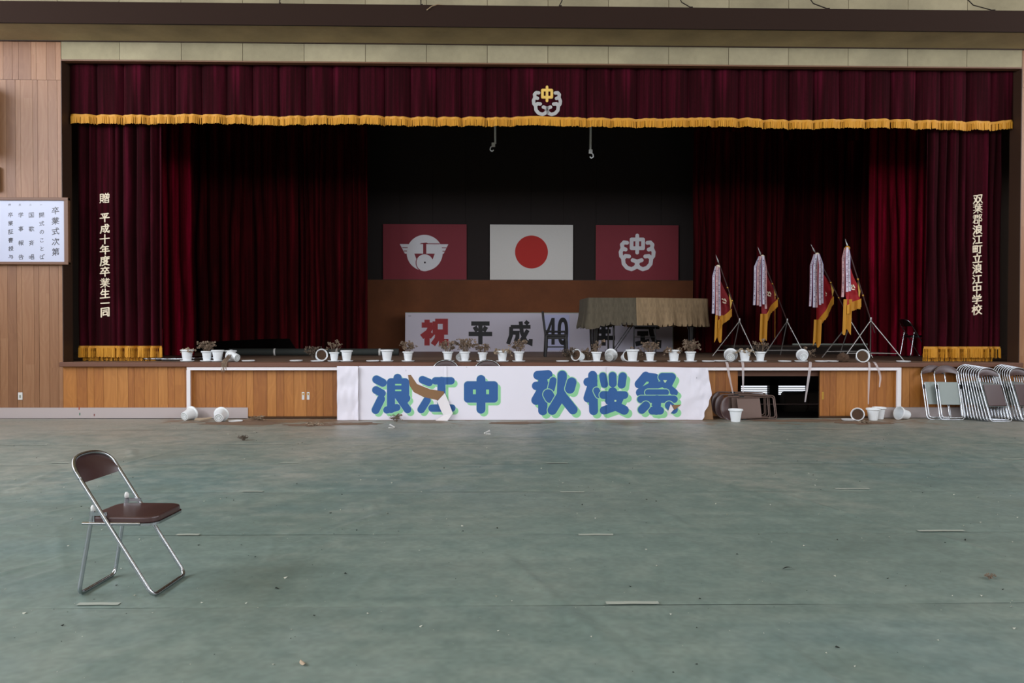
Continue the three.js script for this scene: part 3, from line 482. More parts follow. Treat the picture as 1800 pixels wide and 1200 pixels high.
{
  // three flat flags on the back wall
  const Z = -7.03, W = 2.14, H = 1.415;
  const flag = (label, x, draw, cat = 'flag') => {
    const [c, q] = canvas(768, 508); draw(q); const n = q.getImageData(0, 0, 768, 508); for (let i = 0; i < n.data.length; i += 4) { const k = 1 + (rnd() - 0.5) * 0.07; n.data[i] *= k; n.data[i + 1] *= k; n.data[i + 2] *= k; } q.putImageData(n, 0, 0);
    const f = thing('flag_panel', label, cat, [x, 2.783, Z], 0, 'flag panels on the back wall');
    part(f, 'panel_board', box(-W / 2, W / 2, 0, H, -0.03, -0.001), M.ply);
    part(f, 'flag_face', grid(1, 1, (u, v) => [-W / 2 + W * u, H * v, 0]), std(0xffffff, 0.75, { map: ctex(c) }));
  };
  const red = '#7d2630', white = '#d8d6d8';
  flag('maroon flag with a white winged round emblem on the stage back wall', -1.815, (q) => {
    q.fillStyle = red; q.fillRect(0, 0, 768, 508); const s = 768 / 728, X = (x) => (x - 168) * s, Y = (y) => (y - 70) * s * 1.03;
    q.fillStyle = white; q.beginPath(); q.arc(X(530), Y(312), 157 * s, 0, 7); q.fill();
    const poly = (p, col) => { q.fillStyle = col; q.beginPath(); p.forEach(([a, b], i) => i ? q.lineTo(X(a), Y(b)) : q.moveTo(X(a), Y(b))); q.fill(); };
    poly([[313, 238], [415, 238], [400, 320], [358, 320]], white); poly([[737, 238], [620, 238], [640, 320], [695, 320]], white);
    for (const [a, b, y] of [[335, 382, 268], [350, 376, 297], [680, 720, 268], [685, 706, 297]]) poly([[a, y - 3], [b, y - 3], [b, y + 3], [a, y + 3]], red);
    poly([[486, 237], [500, 230], [545, 225], [560, 231], [662, 231], [662, 238]], red); poly([[517, 232], [544, 232], [544, 322], [517, 322]], red);
    poly([[440, 319], [618, 319], [600, 366], [560, 345], [500, 345], [458, 366]], red);
    q.fillStyle = white; q.beginPath(); q.arc(X(530), Y(396), 74 * s, 0, 7); q.fill();
    q.strokeStyle = red; q.lineWidth = 7 * s; q.beginPath(); q.arc(X(533), Y(396), 78 * s, Math.PI * 0.68, Math.PI * 1.15); q.stroke();
    q.fillStyle = '#2a1a1c'; q.beginPath(); q.arc(X(532), Y(394), 8 * s, 0, 7); q.fill();
  });
  flag('white flag with a red disc in the middle of the back wall', 0.925, (q) => { q.fillStyle = '#d3cfc8'; q.fillRect(0, 0, 768, 508); q.fillStyle = '#b3241c'; q.beginPath(); q.arc(384, 252, 152, 0, 7); q.fill(); });
  flag('maroon flag with a white wreath emblem around a character on the back wall', 3.657, (q) => {
    q.fillStyle = red; q.fillRect(0, 0, 768, 508); const e = emblemStrokes(); q.strokeStyle = white; q.lineCap = q.lineJoin = 'round';
    const dr = (ss, w) => { q.lineWidth = w; for (const s of ss) { q.beginPath(); s.forEach(([a, b], i) => { const x = 384 + (a - 50) * 3.52, y = 254 + (b - 50) * 3.52; i ? q.lineTo(x, y) : q.moveTo(x, y); }); q.stroke(); } };
    dr(e.wreath, 37); dr(e.middle, 35);
  });
}
{
  // long congratulation signboard standing on the stage
  const W = 6.72, H = 0.965, s = thing('ceremony_signboard', 'long white signboard with bold red and black characters standing at the back of the stage', 'sign', [1.1, SY, -6.5]);
  s.rotation.x = -0.05;
  const [c, q] = canvas(2048, 294); q.fillStyle = '#bdb7c2'; q.fillRect(0, 0, 2048, 294);
  const X = (px) => (px - 707) / (1182 - 707) * 2048, Y = (py) => (py - 549) / (616 - 549) * 294;
  const put = (ch, px, py, sw, lw, col) => writeChar(q, ch, X(px) - sw / 2, Y(py) - sw * 0.5, sw, lw, col, 'butt');
  put('祝', 757, 583, 205, 40, '#8e0a12'); put('平', 840, 583, 200, 33, '#0c0b0d'); put('成', 909, 583, 205, 30, '#0c0b0d');
  put('年', 1057, 583, 215, 34, '#0c0b0d'); put('式', 1137, 583, 215, 36, '#0c0b0d');
  q.fillStyle = '#777'; q.fillRect(22, 20, 22, 5);
  part(s, 'board_face', grid(1, 1, (u, v) => [-W / 2 + W * u, H * v, 0.021]), std(0xffffff, 0.6, { map: ctex(c) }));
  part(s, 'board_core', box(-W / 2, W / 2, 0, H, -0.02, 0.019), M.whitePaint);
  part(s, 'board_rail', box(-W / 2, W / 2, H, H + 0.018, -0.022, 0.025), M.greyBox); part(s, 'board_end', box(W / 2, W / 2 + 0.02, 0, H, -0.022, 0.025), M.greyBox);
  const [c2, q2] = canvas(256, 376); q2.fillStyle = '#b4b6d6'; q2.fillRect(0, 0, 256, 376); q2.fillStyle = '#141112'; q2.font = 'bold 262px sans-serif'; q2.textAlign = 'center'; q2.save(); q2.translate(128, 316); q2.scale(0.85, 1.5); q2.fillText('40', 0, 0); q2.restore();
  const card = part(s, 'number_card', grid(1, 1, (u, v) => [0.13 + 0.63 * u, 0.03 + 0.9 * v, 0.027]), std(0xffffff, 0.6, { map: ctex(c2) }));
}

// ---------------------------------------------------------------- banner standing before the stage
const FRAMEZ = 0.09;
{
  const fr = thing('banner_frame', 'white painted bar frame standing along the stage front behind the festival banner', 'frame', [0, 0, FRAMEZ]);
  part(fr, 'top_bar', box(-5.15, 6.9, 0.815, 0.862, -0.02, 0.02), M.whitePaint);
  part(fr, 'leg', box(-5.155, -5.095, 0, 0.815, -0.02, 0.02), M.whitePaint); part(fr, 'leg', box(6.83, 6.9, 0, 0.815, -0.02, 0.02), M.whitePaint);
  for (const x of [-2.3, 3.3]) part(fr, 'leg', box(x - 0.03, x + 0.03, 0, 0.815, -0.02, 0.02), M.whitePaint);

  const b = thing('festival_banner', 'long white paper banner with big blue and green characters leaning on the stage front', 'banner', [0, 0, 0.34]);
  const x0 = -2.605, x1 = 3.6, y0 = 0.005, y1 = 0.895;
  const [c, q] = canvas(2048, 296); q.fillStyle = '#eae8f2'; q.fillRect(0, 0, 2048, 296);
  const S = 2048 / (1250.5 - 593.5), A = (x) => (640 + x / 6.923 - 593.5) * S, B = (y) => (645 + y / 6.923 - 643.5) * S * 0.99, C = (x) => (920 + x / 5.294 - 593.5) * S, D = (y) => (640 + y / 5.294 - 643.5) * S * 0.99;
  const blue = '#2f5f9c', green = '#8fd39a';
  const one = [ // [points, width] in the first word's own field
    [[150, 155, 225, 195], 100], [[145, 285, 215, 325], 95], [[205, 395, 140, 530], 98], [[405, 136, 405, 200], 100], [[325, 190, 495, 190], 100], [[325, 190, 325, 520], 98], [[495, 190, 495, 330], 100], [[325, 340, 495, 340], 90], [[410, 190, 410, 340], 80], [[275, 530, 395, 500], 88], [[510, 385, 470, 430], 98], [[420, 370, 525, 525], 92],
    [[705, 158, 785, 192], 92], [[690, 290, 760, 325], 90], [[760, 410, 690, 525], 92], [[862, 172, 1050, 172], 90], [[935, 172, 935, 500], 98], [[820, 508, 1060, 508], 90],
    [[1255, 225, 1570, 225], 96], [[1255, 392, 1570, 392], 96], [[1255, 225, 1255, 392], 96], [[1570, 225, 1570, 392], 96], [[1413, 155, 1413, 522], 108], [[1300, 308, 1540, 308], 100]];
  const two = [ // second word; third entry: pale outline round the stroke
    [[125, 105, 220, 98], 84], [[110, 205, 200, 200], 80], [[172, 110, 172, 440], 86], [[150, 270, 110, 340], 90], [[268, 155, 250, 235], 66, 1], [[222, 285, 240, 318], 96, 1], [[352, 105, 346, 290, 260, 435], 88, 1], [[362, 315, 452, 430], 88], [[440, 172, 424, 232], 92, 1],
    [[590, 168, 640, 160], 82], [[635, 105, 645, 440], 84], [[620, 230, 592, 320], 84], [[672, 250, 692, 290], 62, 1], [[730, 112, 745, 190], 68, 1], [[820, 110, 823, 182], 74, 1], [[915, 115, 905, 192], 76, 1], [[735, 292, 930, 292], 74, 1], [[822, 262, 795, 345, 860, 400, 930, 435], 86], [[895, 300, 850, 400, 742, 437], 78],
    [[1130, 110, 1066, 188], 80], [[1130, 120, 1215, 130, 1190, 210, 1080, 268], 84], [[1285, 122, 1372, 122, 1335, 200], 78, 1], [[1300, 185, 1398, 268], 66], [[1240, 200, 1300, 180], 60], [[1152, 267, 1318, 267], 60, 1], [[1085, 332, 1395, 332], 70, 1], [[1235, 335, 1222, 440], 84], [[1192, 440, 1265, 440], 74, 1], [[1235, 335, 1230, 440], 80], [[1132, 390, 1095, 430], 78, 1], [[1348, 390, 1392, 430], 78, 1]];
  q.lineCap = q.lineJoin = 'round';
  const line = (p, fx, fy, w, col, o = 0) => { q.strokeStyle = col; q.lineWidth = w; q.beginPath(); for (let i = 0; i < p.length; i += 2) i ? q.lineTo(fx(p[i]) + o, fy(p[i + 1]) + o) : q.moveTo(fx(p[i]) + o, fy(p[i + 1]) + o); q.stroke(); };
  const k1 = S / 6.923, k2 = S / 5.294;
  for (const [p, w] of one) line(p, A, B, w * k1, green, 15.5); for (const [p, w] of two) line(p, C, D, w * k2, green, 19);
  for (const [p, w] of one) line(p, A, B, (w + 8) * k1, '#b9d9cf'); for (const [p, w] of one) line(p, A, B, w * k1, blue);
  for (const [p, w, o] of two) { if (o) line(p, C, D, (w + 15) * k2, '#9fd6a6'); line(p, C, D, w * k2, blue); }
  q.fillStyle = green; for (const [x, y, w, h] of [[375, 208, 75, 20], [375, 278, 75, 20], [1315, 278, 36, 58], [1475, 278, 36, 58]]) q.fillRect(A(x), B(y), w * k1, h * k1);
  q.fillStyle = '#bfe0b0'; q.fillRect(C(838), D(338), 18 * k2, 16 * k2); q.beginPath(); q.moveTo(C(1292), D(150)); q.lineTo(C(1330), D(150)); q.lineTo(C(1310), D(178)); q.fill();
  q.fillStyle = 'rgba(90,85,100,0.5)'; for (const [x, y, w, h] of [[372, 20, 2, 9], [700, 4, 6, 3], [1210, 270, 5, 3], [1960, 60, 3, 8]]) q.fillRect(x, y, w, h);
  const paper = std(0xffffff, 0.7, { map: ctex(c) });
  const U = (x) => (x - x0) / (x1 - x0), Vv = (y) => (y - y0) / (y1 - y0);
  const nz = noise2(64, 91), wrinkle = (x, y) => (nz(x * 6, y * 5) - 0.5) * 0.026 + (nz(x * 16 + 7, y * 9) - 0.5) * 0.018;
  { const bs = new THREE.Shape(); bs.moveTo(x0 + 0.02, 0.005); bs.lineTo(x1 + 0.03, 0.005); bs.lineTo(3.51, y1 - 0.03); bs.lineTo(x0 + 0.02, y1 - 0.03); bs.closePath(); const bg = new THREE.ExtrudeGeometry(bs, { depth: 0.023, bevelEnabled: false }); bg.translate(0, 0, -0.035); part(b, 'backing_board', bg, M.ply); }
  const P = (zx, zy) => [x0 + (640 + zx / 6.923 - 593.5) / 657 * (x1 - x0), y1 - (645 + zy / 6.923 - 643.5) / 95.5 * (y1 - y0)];
  const hole = [[530, 100], [565, 98], [640, 210], [800, 275], [965, 300], [975, 325], [890, 410], [720, 370], [600, 310], [550, 230]].map(([a, d]) => P(a, d));
  const sheet = (xa, xb, z, holes) => { const sh = new THREE.Shape(); sh.moveTo(xa, y0); sh.lineTo(xb, y0); sh.lineTo(xb, y1); sh.lineTo(xa, y1); sh.closePath(); if (holes) { const h = new THREE.Path(); holes.forEach(([a, d], i) => i ? h.lineTo(a, d) : h.moveTo(a, d)); sh.holes.push(h); } const g = new THREE.ExtrudeGeometry(sh, { depth: 0.003, bevelEnabled: false }); const p = g.attributes.position, u = g.attributes.uv; for (let i = 0; i < p.count; i++) { u.setXY(i, U(p.getX(i)), Vv(p.getY(i))); } g.translate(0, 0, z); return g; };
  const sheetWavy = (xa, xb, f) => grid(Math.ceil((xb - xa) / 0.02), 30, (u, v) => { const x = xa + (xb - xa) * u, y = y0 + (y1 - y0) * v, m = f(x, y); return [x, y, m, U(x), Vv(y)]; });
  part(b, 'paper_sheet', sheetWavy(x0, -2.25, (x, y) => 0.014 + wrinkle(x, y) * 1.1 + 0.03 * Math.exp(-(((x + 2.262) / 0.02) ** 2)) * (0.6 + 0.8 * nz(3, y * 7))), paper);
  part(b, 'paper_sheet', sheet(-2.25, 1.9 - 0.04, -0.009, hole), paper);
  part(b, 'paper_crease', sheetWavy(-0.845, -0.79, (x, y) => -0.004 + (y > 0.52 ? 0.02 * Math.max(0, 1 - Math.abs(x + 0.815) / 0.026) : 0)), paper);
  const tear = (y) => y > 0.42 ? 3.515 + (y1 - y) * 0.17 : 3.595 - (0.42 - y) * 0.4 + 0.012 * Math.sin(y * 31) * (0.42 - y) * 4;
  part(b, 'paper_sheet', grid(84, 30, (u, v) => { const y = y0 + (y1 - 0.025 * u - y0) * v, x = 1.845 + (tear(y) - 1.845) * u, e = Math.max(0, (x - 3.0) / 0.5); return [x, y, 0.004 + 0.02 * Math.min(1, e) + 0.012 * Math.exp(-(((x - 1.86) / 0.02) ** 2)) + wrinkle(x, y) * (0.1 + 1.9 * Math.min(1, e)), U(x), Vv(y)]; }), paper);
  // torn flap folded down from the hole, white on the back
  const fl = new THREE.Shape(); [[975, 320], [885, 420], [925, 520], [960, 590], [870, 640], [868, 656], [1010, 656], [1075, 565], [1045, 490], [1020, 420]].forEach(([a, d], i) => { const t = P(a, d); i ? fl.lineTo(...t) : fl.moveTo(...t); });
  const fg = new THREE.ExtrudeGeometry(fl, { depth: 0.003, bevelEnabled: false }); { const p = fg.attributes.position; for (let i = 0; i < p.count; i++) { const d = Math.max(0, 0.55 - p.getY(i)); p.setZ(i, p.getZ(i) + 0.004 + d * 0.1 * (p.getX(i) > -0.8 ? 1.2 : 0.7)); } fg.computeVertexNormals(); }
  part(b, 'torn_flap', fg, M.whitePaint);
  const fl2 = new THREE.Shape(); [[1340, 440], [1362, 375], [1392, 425], [1345, 480]].forEach(([a, d], i) => { const x = x0 + (920 + a / 5.294 - 593.5) / 657 * (x1 - x0), y = y1 - (640 + d / 5.294 - 643.5) / 95.5 * (y1 - y0); i ? fl2.lineTo(x, y) : fl2.moveTo(x, y); });
  const f2 = new THREE.ExtrudeGeometry(fl2, { depth: 0.003, bevelEnabled: false }); f2.translate(0, 0, 0.018); part(b, 'torn_flap', f2, M.whitePaint);
  const br = new THREE.Shape(); [[1375, 385], [1460, 380], [1430, 405], [1400, 430]].forEach(([a, d], i) => { const x = x0 + (920 + a / 5.294 - 593.5) / 657 * (x1 - x0), y = y1 - (640 + d / 5.294 - 643.5) / 95.5 * (y1 - y0); i ? br.lineTo(x, y) : br.moveTo(x, y); });
  const f3 = new THREE.ExtrudeGeometry(br, { depth: 0.003, bevelEnabled: false }); f3.translate(0, 0, 0.017); part(b, 'tear_mark', f3, M.ply);
}

// ---------------------------------------------------------------- folding chairs
function chairOpen(label, pos, turn, mats = {}) {           // faces local +x
  const t = thing('folding_chair', label, 'chair', pos, turn); const tubeM = mats.tube ?? M.chrome, pad = mats.pad ?? M.vinyl, w = 0.21, r = 0.0115;
  part(t, 'main_frame', bent([...Array.from({ length: 17 }, (_, k) => { const a = Math.PI * k / 16, h = 0.675 + 0.1 * Math.pow(Math.sin(a), 0.8); return [-0.262 - (h - 0.735) * 0.608 - 0.018 * Math.sin(a) ** 2, h, (w - 0.012) * Math.sign(Math.cos(a)) * Math.pow(Math.abs(Math.cos(a)), 0.75)]; }), [0.195, 0.012, -w + 0.01], [0.195, 0.012, w - 0.01]], r, 0.045, 10, true), tubeM);
  part(t, 'rear_legs', bent([[-0.155, 0.485, w - 0.03], [-0.235, 0.012, w - 0.02], [-0.235, 0.012, -w + 0.02], [-0.155, 0.485, -w + 0.03]], r, 0.05, 10), tubeM);
  // seat: padded top with rounded corners, metal pan below
  const sh = (a, b, z, rr0) => { const s = new THREE.Shape(); s.moveTo(a + rr0, -z); s.lineTo(b - rr0, -z); s.quadraticCurveTo(b, -z, b, -z + rr0); s.lineTo(b, z - rr0); s.quadraticCurveTo(b, z, b - rr0, z); s.lineTo(a + rr0, z); s.quadraticCurveTo(a, z, a, z - rr0); s.lineTo(a, -z + rr0); s.quadraticCurveTo(a, -z, a + rr0, -z); return s; };
  const seat = new THREE.ExtrudeGeometry(sh(-0.185, 0.185, 0.175, 0.07), { depth: 0.018, bevelEnabled: true, bevelThickness: 0.009, bevelSize: 0.012, bevelSegments: 3, curveSegments: 6 }); seat.rotateX(Math.PI / 2); seat.translate(0, 0.44, 0); part(t, 'seat', seat, pad);
  const pan = new THREE.ExtrudeGeometry(sh(-0.2, 0.203, 0.192, 0.078), { depth: 0.014, bevelEnabled: false, curveSegments: 6 }); pan.rotateX(Math.PI / 2); pan.translate(0, 0.415, 0); part(t, 'seat_pan', pan, tubeM);
  for (const s of [-1, 1]) { part(t, 'seat_rail', rod([-0.21, 0.412, s * 0.19], [0.12, 0.412, s * 0.19], 0.009), tubeM); part(t, 'bracket', [box(-0.17, -0.07, 0.455, 0.475, s * 0.187 - 0.004, s * 0.187 + 0.004), box(-0.165, -0.145, 0.4, 0.47, s * 0.18 - 0.006, s * 0.18 + 0.006)], tubeM); part(t, 'end_cap', lathe([[0, 0], [0.013, 0], [0.013, 0.02], [0.008, 0.032], [0, 0.034]], 10).translate(-0.154, 0.48, s * 0.18), M.plasticWhite); }
  // curved backrest inside the arch
  const bk = grid(24, 8, (u, v) => { const z = (u - 0.5) * 2 * 0.19, q0 = Math.abs((u - 0.5) * 2), e = q0 * q0, lo = 0.628 + 0.012 * e, hi = 0.675 + 0.094 * Math.pow(Math.max(0, 1 - Math.pow(q0, 2.667)), 0.4), y = lo + (hi - lo) * v, lean = -0.262 - (y - 0.735) * 0.608; return [lean - 0.04 * (1 - e) + 0.002 + 0.008 * Math.sin(v * Math.PI), y, z * 1.03]; });
  const bk2 = bk.clone(); bk2.translate(-0.012, 0, 0); part(t, 'backrest', [bk, bk2], pad);
  return t;
}
function chairFolded(name, label, group, mats = {}) {      // flat: width x, length up y, seat side +z
  const t = thing(name, label, 'chair', [0, 0, 0], 0, group); const tubeM = mats.tube ?? M.chrome, pad = mats.pad ?? M.vinyl, r = 0.011, L = 0.93;
  const arch = []; for (let k = 0; k <= 12; k++) { const a = Math.PI * k / 12; arch.push([0.2 * Math.cos(a), 0.79 + 0.14 * Math.sin(a), 0]); }
  part(t, 'main_frame', sweep([...bent_pts([[-0.2, 0.79], [-0.2, 0.011], [0.2, 0.011], [0.2, 0.79]], 0.06).map(([x, y]) => V(x, y, 0)), ...arch.map((p) => V(...p))], r, 8), tubeM);
  part(t, 'rear_legs', sweep(bent_pts([[-0.172, 0.62], [-0.172, 0.04], [0.172, 0.04], [0.172, 0.62]], 0.05).map(([x, y]) => V(x, y, -0.018)), r * 0.9, 8), tubeM);
  part(t, 'seat', rbox(-0.165, 0.165, 0.27, 0.64, 0.0, 0.02, 0.009, 3), pad);
  part(t, 'seat_pan', rbox(-0.172, 0.172, 0.262, 0.648, -0.008, 0.0, 0.0035), mats.under ?? M.seatUnder);
  const bk = grid(20, 6, (u, v) => { const x = (u - 0.5) * 2 * 0.19, e = x / 0.2, hi = 0.79 + 0.14 * Math.sqrt(Math.max(0, 1 - e * e)), lo = 0.775 + 0.035 * (1 - e * e); return [x, lo + (hi - lo) * v, 0.016 * (1 - e * e) * -1 + 0.006 * Math.sin(v * 3.14)]; }); const b2 = bk.clone(); b2.translate(0, 0, -0.01);
  part(t, 'backrest', [bk, b2], pad);
  for (const s of [-1, 1]) part(t, 'bracket', rbox(s * 0.192 - 0.012, s * 0.192 + 0.012, 0.53, 0.6, -0.028, 0.008, 0.004), M.rubber);
  return t;
}
function bent_pts(P, f) { const o = []; P.forEach((b, i) => { if (i === 0 || i === P.length - 1) return o.push(b); const a = P[i - 1], c = P[i + 1], un = (p, q) => { const d = Math.hypot(q[0] - p[0], q[1] - p[1]); return [p[0] + (q[0] - p[0]) / d * f, p[1] + (q[1] - p[1]) / d * f]; }; const s = un(b, a), e = un(b, c); for (let k = 0; k <= 5; k++) { const u = k / 5; o.push([0, 1].map((j) => s[j] * (1 - u) ** 2 + b[j] * 2 * u * (1 - u) + e[j] * u * u)); } }); return o; }
chairOpen('open brown vinyl folding chair with chrome tubing standing alone on the green floor', [-2.09, 0, 8.83], -0.06);
chairOpen('dark folding chair opened on the stage in front of the crimson curtain', [8.68, SY, -2.75], 0.05, { tube: M.chrome, pad: M.blackLacquer });
{
  const g = 'folding chairs leaned in rows at the right of the stage';
  // two chairs showing the grey underside of their seats
  const a = chairFolded('folded_chair', 'folded chair turned backwards with grey seat underside, nearest the stage', 'folded chairs turned backwards'); 
  a.position.set(7.43, 0, 0.34); a.rotation.set(0, Math.PI, 0); a.rotation.order = 'YXZ'; a.rotation.x = 0.27;
  const b = copy(a, 'folded chair turned backwards with grey seat underside, in front of its twin'); b.position.set(7.6, 0, 0.43); b.rotation.x = 0.27; b.rotation.y = Math.PI - 0.04;
  const lab = 'brown folded chair with chrome tubing packed inside the leaning rows right of the stage';
  let proto = null;
  const row = (n, x, z0, dx, dz, tilt0, tilt1, last) => { for (let i = 0; i < n; i++) { const c = proto ? copy(proto, lab) : (proto = chairFolded('folded_chair', lab, g)); c.userData.group = g; c.position.set(x + dx * i, 0, z0 + dz * i); c.rotation.order = 'YXZ'; c.rotation.set(-(tilt0 + (tilt1 - tilt0) * i / (n - 1)), 0.16, 0); if (i === n - 1) c.userData.label = last; } };
  row(10, 8.04, 0.27, 0.024, 0.048, 0.19, 0.37, 'front brown folded chair of the fuller leaning row, beside the backwards chairs');
  row(8, 8.67, 0.28, 0.022, 0.05, 0.2, 0.37, 'front brown folded chair of the rightmost leaning row, cut by the picture edge');
  // chairs standing folded behind the banner, only their backs showing
  for (const [x, l] of [[-0.83, 'folded chair behind the banner, its back showing above the torn character'], [-0.13, 'folded chair behind the banner, its back showing between the left-hand blue characters']]) { const c = copy(proto, l); c.position.set(x, 0.06, 0.24); c.rotation.set(-0.08, 0, 0); c.userData.group = 'folded chairs behind the banner'; }
  // brown painted chairs lying on their side by the opening
  const bm = { tube: M.brownMetal, pad: M.vinyl, under: M.brownMetal }; let q = null;
  for (const [x, y, z, rx, l] of [[4.58, 0.235, 0.13, -0.16, 'brown painted folded chair lying on its side, rearmost against the opening'], [4.62, 0.215, 0.21, -0.2, 'brown painted folded chair lying on its side, middle of three'], [4.69, 0.21, 0.31, -0.26, 'brown painted folded chair lying on its side, in front, behind a white pot']]) {
    const c = q ? copy(q, l) : (q = chairFolded('folded_chair', l, 'brown chairs lying by the stage opening', bm)); c.userData.label = l;
    c.position.set(x, y, z); c.rotation.order = 'XYZ'; c.rotation.set(rx, Math.PI, -Math.PI / 2 - 0.03 * (z * 10 - 2));
  }
  // two lying flat on the stage at the left
  let s = null; for (const [x, z, ry, l] of [[-5.28, -0.62, 1.5, 'black folded chair lying flat on the stage beside the left curtain fringe'], [-4.95, -1.05, 1.35, 'black folded chair lying flat on the stage behind the leftmost pots']]) { const c = s ? copy(s, l) : (s = chairFolded('folded_chair', l, 'black chairs lying on the stage', { tube: M.chrome, pad: M.blackLacquer, under: M.black })); c.userData.label = l; c.position.set(x, SY + 0.037, z); c.rotation.order = 'YXZ'; c.rotation.set(-Math.PI / 2, ry, 0); }
}

// ---------------------------------------------------------------- things on the stage
{
  const c = thing('wooden_chair', 'black wooden chair with a broken curved back standing before the signboard', 'chair', [1.24, SY, -2.85]);
  const w = 0.225; 
  part(c, 'seat', rbox(-w, w, 0.42, 0.46, -0.22, 0.2, 0.012), M.darkWood); part(c, 'apron', [box(-w + 0.03, w - 0.03, 0.36, 0.42, 0.16, 0.18), box(-w + 0.03, w - 0.03, 0.36, 0.42, -0.2, -0.18)], M.darkWood);
  for (const s of [-1, 1]) { part(c, 'leg', sweep([V(s * 0.2, 0.43, 0.17), V(s * 0.208, 0.2, 0.18), V(s * 0.23, 0, 0.19)], 0.031, 8), M.darkWood); part(c, 'leg', sweep([V(s * 0.2, 0.43, -0.19), V(s * 0.215, 0, -0.22)], 0.026, 8), M.darkWood); }
  part(c, 'stretcher', rbox(-0.2, 0.2, 0.19, 0.215, 0.165, 0.19, 0.006), M.darkWood);
  part(c, 'back_post', sweep([V(-0.2, 0.43, -0.19), V(-0.225, 0.64, -0.22), V(-0.245, 0.8, -0.25), V(-0.255, 0.93, -0.28)], 0.024, 8), M.darkWood);
  part(c, 'armrest', sweep([V(-0.21, 0.52, -0.2), V(-0.1, 0.515, -0.23), V(0.1, 0.51, -0.23), V(0.22, 0.515, -0.19)], 0.022, 8), M.darkWood);
  part(c, 'back_post', sweep([V(0.2, 0.43, -0.19), V(0.215, 0.52, -0.2)], 0.016, 8), M.darkWood);
}
{
  // grand piano under its cloth
  const p = thing('covered_grand_piano', 'grand piano under draped cloth covers, standing right of the black wooden chair', 'piano', [1.95, SY, -5.1]);
  const out = [[0.06, 0], [0.06, 1.5], [0.2, 1.52], [1.0, 1.5], [1.5, 1.38], [1.95, 1.22], [2.4, 1.12], [2.74, 0.98], [2.8, 0.6], [2.75, 0.2], [2.5, 0.02]];
  const curve = new THREE.CatmullRomCurve3(out.map(([x, z]) => V(x, 0, z)), true, 'catmullrom', 0.12);
  const sh = new THREE.Shape(); curve.getPoints(80).forEach((q, i) => { const cx = 1.35, cz = 0.75, k = 0.93; const X = cx + (q.x - cx) * k, Z = cz + (q.z - cz) * k; i ? sh.lineTo(X, -Z) : sh.moveTo(X, -Z); });
  const body = new THREE.ExtrudeGeometry(sh, { depth: 0.4, bevelEnabled: false }); body.rotateX(-Math.PI / 2); body.translate(0, 0.68, 0); part(p, 'case', body, M.blackLacquer);
  const leg = (x, z) => { const g = lathe([[0, 0.06], [0.035, 0.06], [0.045, 0.14], [0.06, 0.2], [0.075, 0.55], [0.1, 0.6], [0.1, 0.7], [0, 0.7]], 16); g.translate(x, 0, z); const l = part(p, 'leg', g, M.blackLacquer); part(l, 'caster', [rod([x - 0.02, 0.03, z], [x + 0.02, 0.03, z], 0.03, 12)], M.brass); };
  leg(0.24, 1.25); leg(0.3, 0.2); leg(2.5, 0.6);
  part(p, 'pedal_lyre', [rbox(0.5, 0.74, 0.05, 0.11, 0.85, 1.05, 0.01), rod([0.56, 0.1, 0.92], [0.56, 0.7, 0.92], 0.02), rod([0.68, 0.1, 0.92], [0.68, 0.7, 0.92], 0.02), rod([0.66, 0.1, 0.95], [1.08, 0.7, 0.95], 0.009), rod([0.72, 0.1, 0.95], [1.14, 0.7, 0.95], 0.009)], M.blackLacquer);
  // covers: a top sheet and a skirt with folds and a slit hem, in two cloths
  const nz = noise2(64, 123), N = 420, pts = curve.getSpacedPoints(N);
  const cover = (name, mat, sel, dropL) => {
    const idx = []; for (let i = 0; i <= N; i++) { const q = pts[i % N]; if (sel(q)) idx.push(i); }
    // the longest unbroken run of outline points
    const runs = []; let cur = []; for (const i of idx) { if (cur.length && i !== cur[cur.length - 1] + 1) { runs.push(cur); cur = []; } cur.push(i); } runs.push(cur);
    const geos = [];
    for (const run of runs) if (run.length > 3) geos.push(grid(run.length - 1, 14, (u, v) => {
      const i = run[Math.round(u * (run.length - 1))], q = pts[i % N], a = pts[(i + 1) % N], b = pts[(i + N - 1) % N], tx = a.x - b.x, tz = a.z - b.z, tl = Math.hypot(tx, tz), nx = -tz / tl, nzz = tx / tl;
      const s = i / N * 9.2, w = (nz(s * 3.2, 0.5) - 0.5) * 0.1 + (nz(s * 8, 2) - 0.5) * 0.06, d = v * v * 0.9 + 0.1 * v, len = dropL(q) + (nz(s * 6, 9) - 0.5) * 0.05 + (Math.abs(((s * 7.3) % 1) - 0.5) > 0.44 ? -0.06 * v : 0);
      const sg = (q.x - 1.3) * nx + (q.z - 0.75) * nzz > 0 ? 1 : -1, o = sg * (0.025 + d * (0.06 + w * 0.9)); const r = Math.min(1, v * 6);
      return [q.x + nx * o * 1, 1.24 - 0.012 * (1 - Math.cos(r * 1.57)) - len * v, q.z + nzz * o, s, v];
    }));
    return geos;
  };
  const top = (sel, y) => { const s2 = new THREE.Shape(); let f = 0; const ps = sel; ps.forEach(([x, z]) => { f++ ? s2.lineTo(x, -z) : s2.moveTo(x, -z); }); const g = new THREE.ShapeGeometry(s2); g.rotateX(-Math.PI / 2); g.translate(0, y, 0); return g; };
  const outl = pts.slice(0, N).map((q) => [q.x, q.z]);
  const sig = -1; void sig;
  const split = 1.06;
  const leftTop = outl.filter(([x]) => x <= split + 0.1), rightTop = outl.filter(([x]) => x >= split - 0.02);
  const sortAround = (l, cx) => l.sort((a, b) => Math.atan2(a[1] - 0.75, a[0] - cx) - Math.atan2(b[1] - 0.75, b[0] - cx));
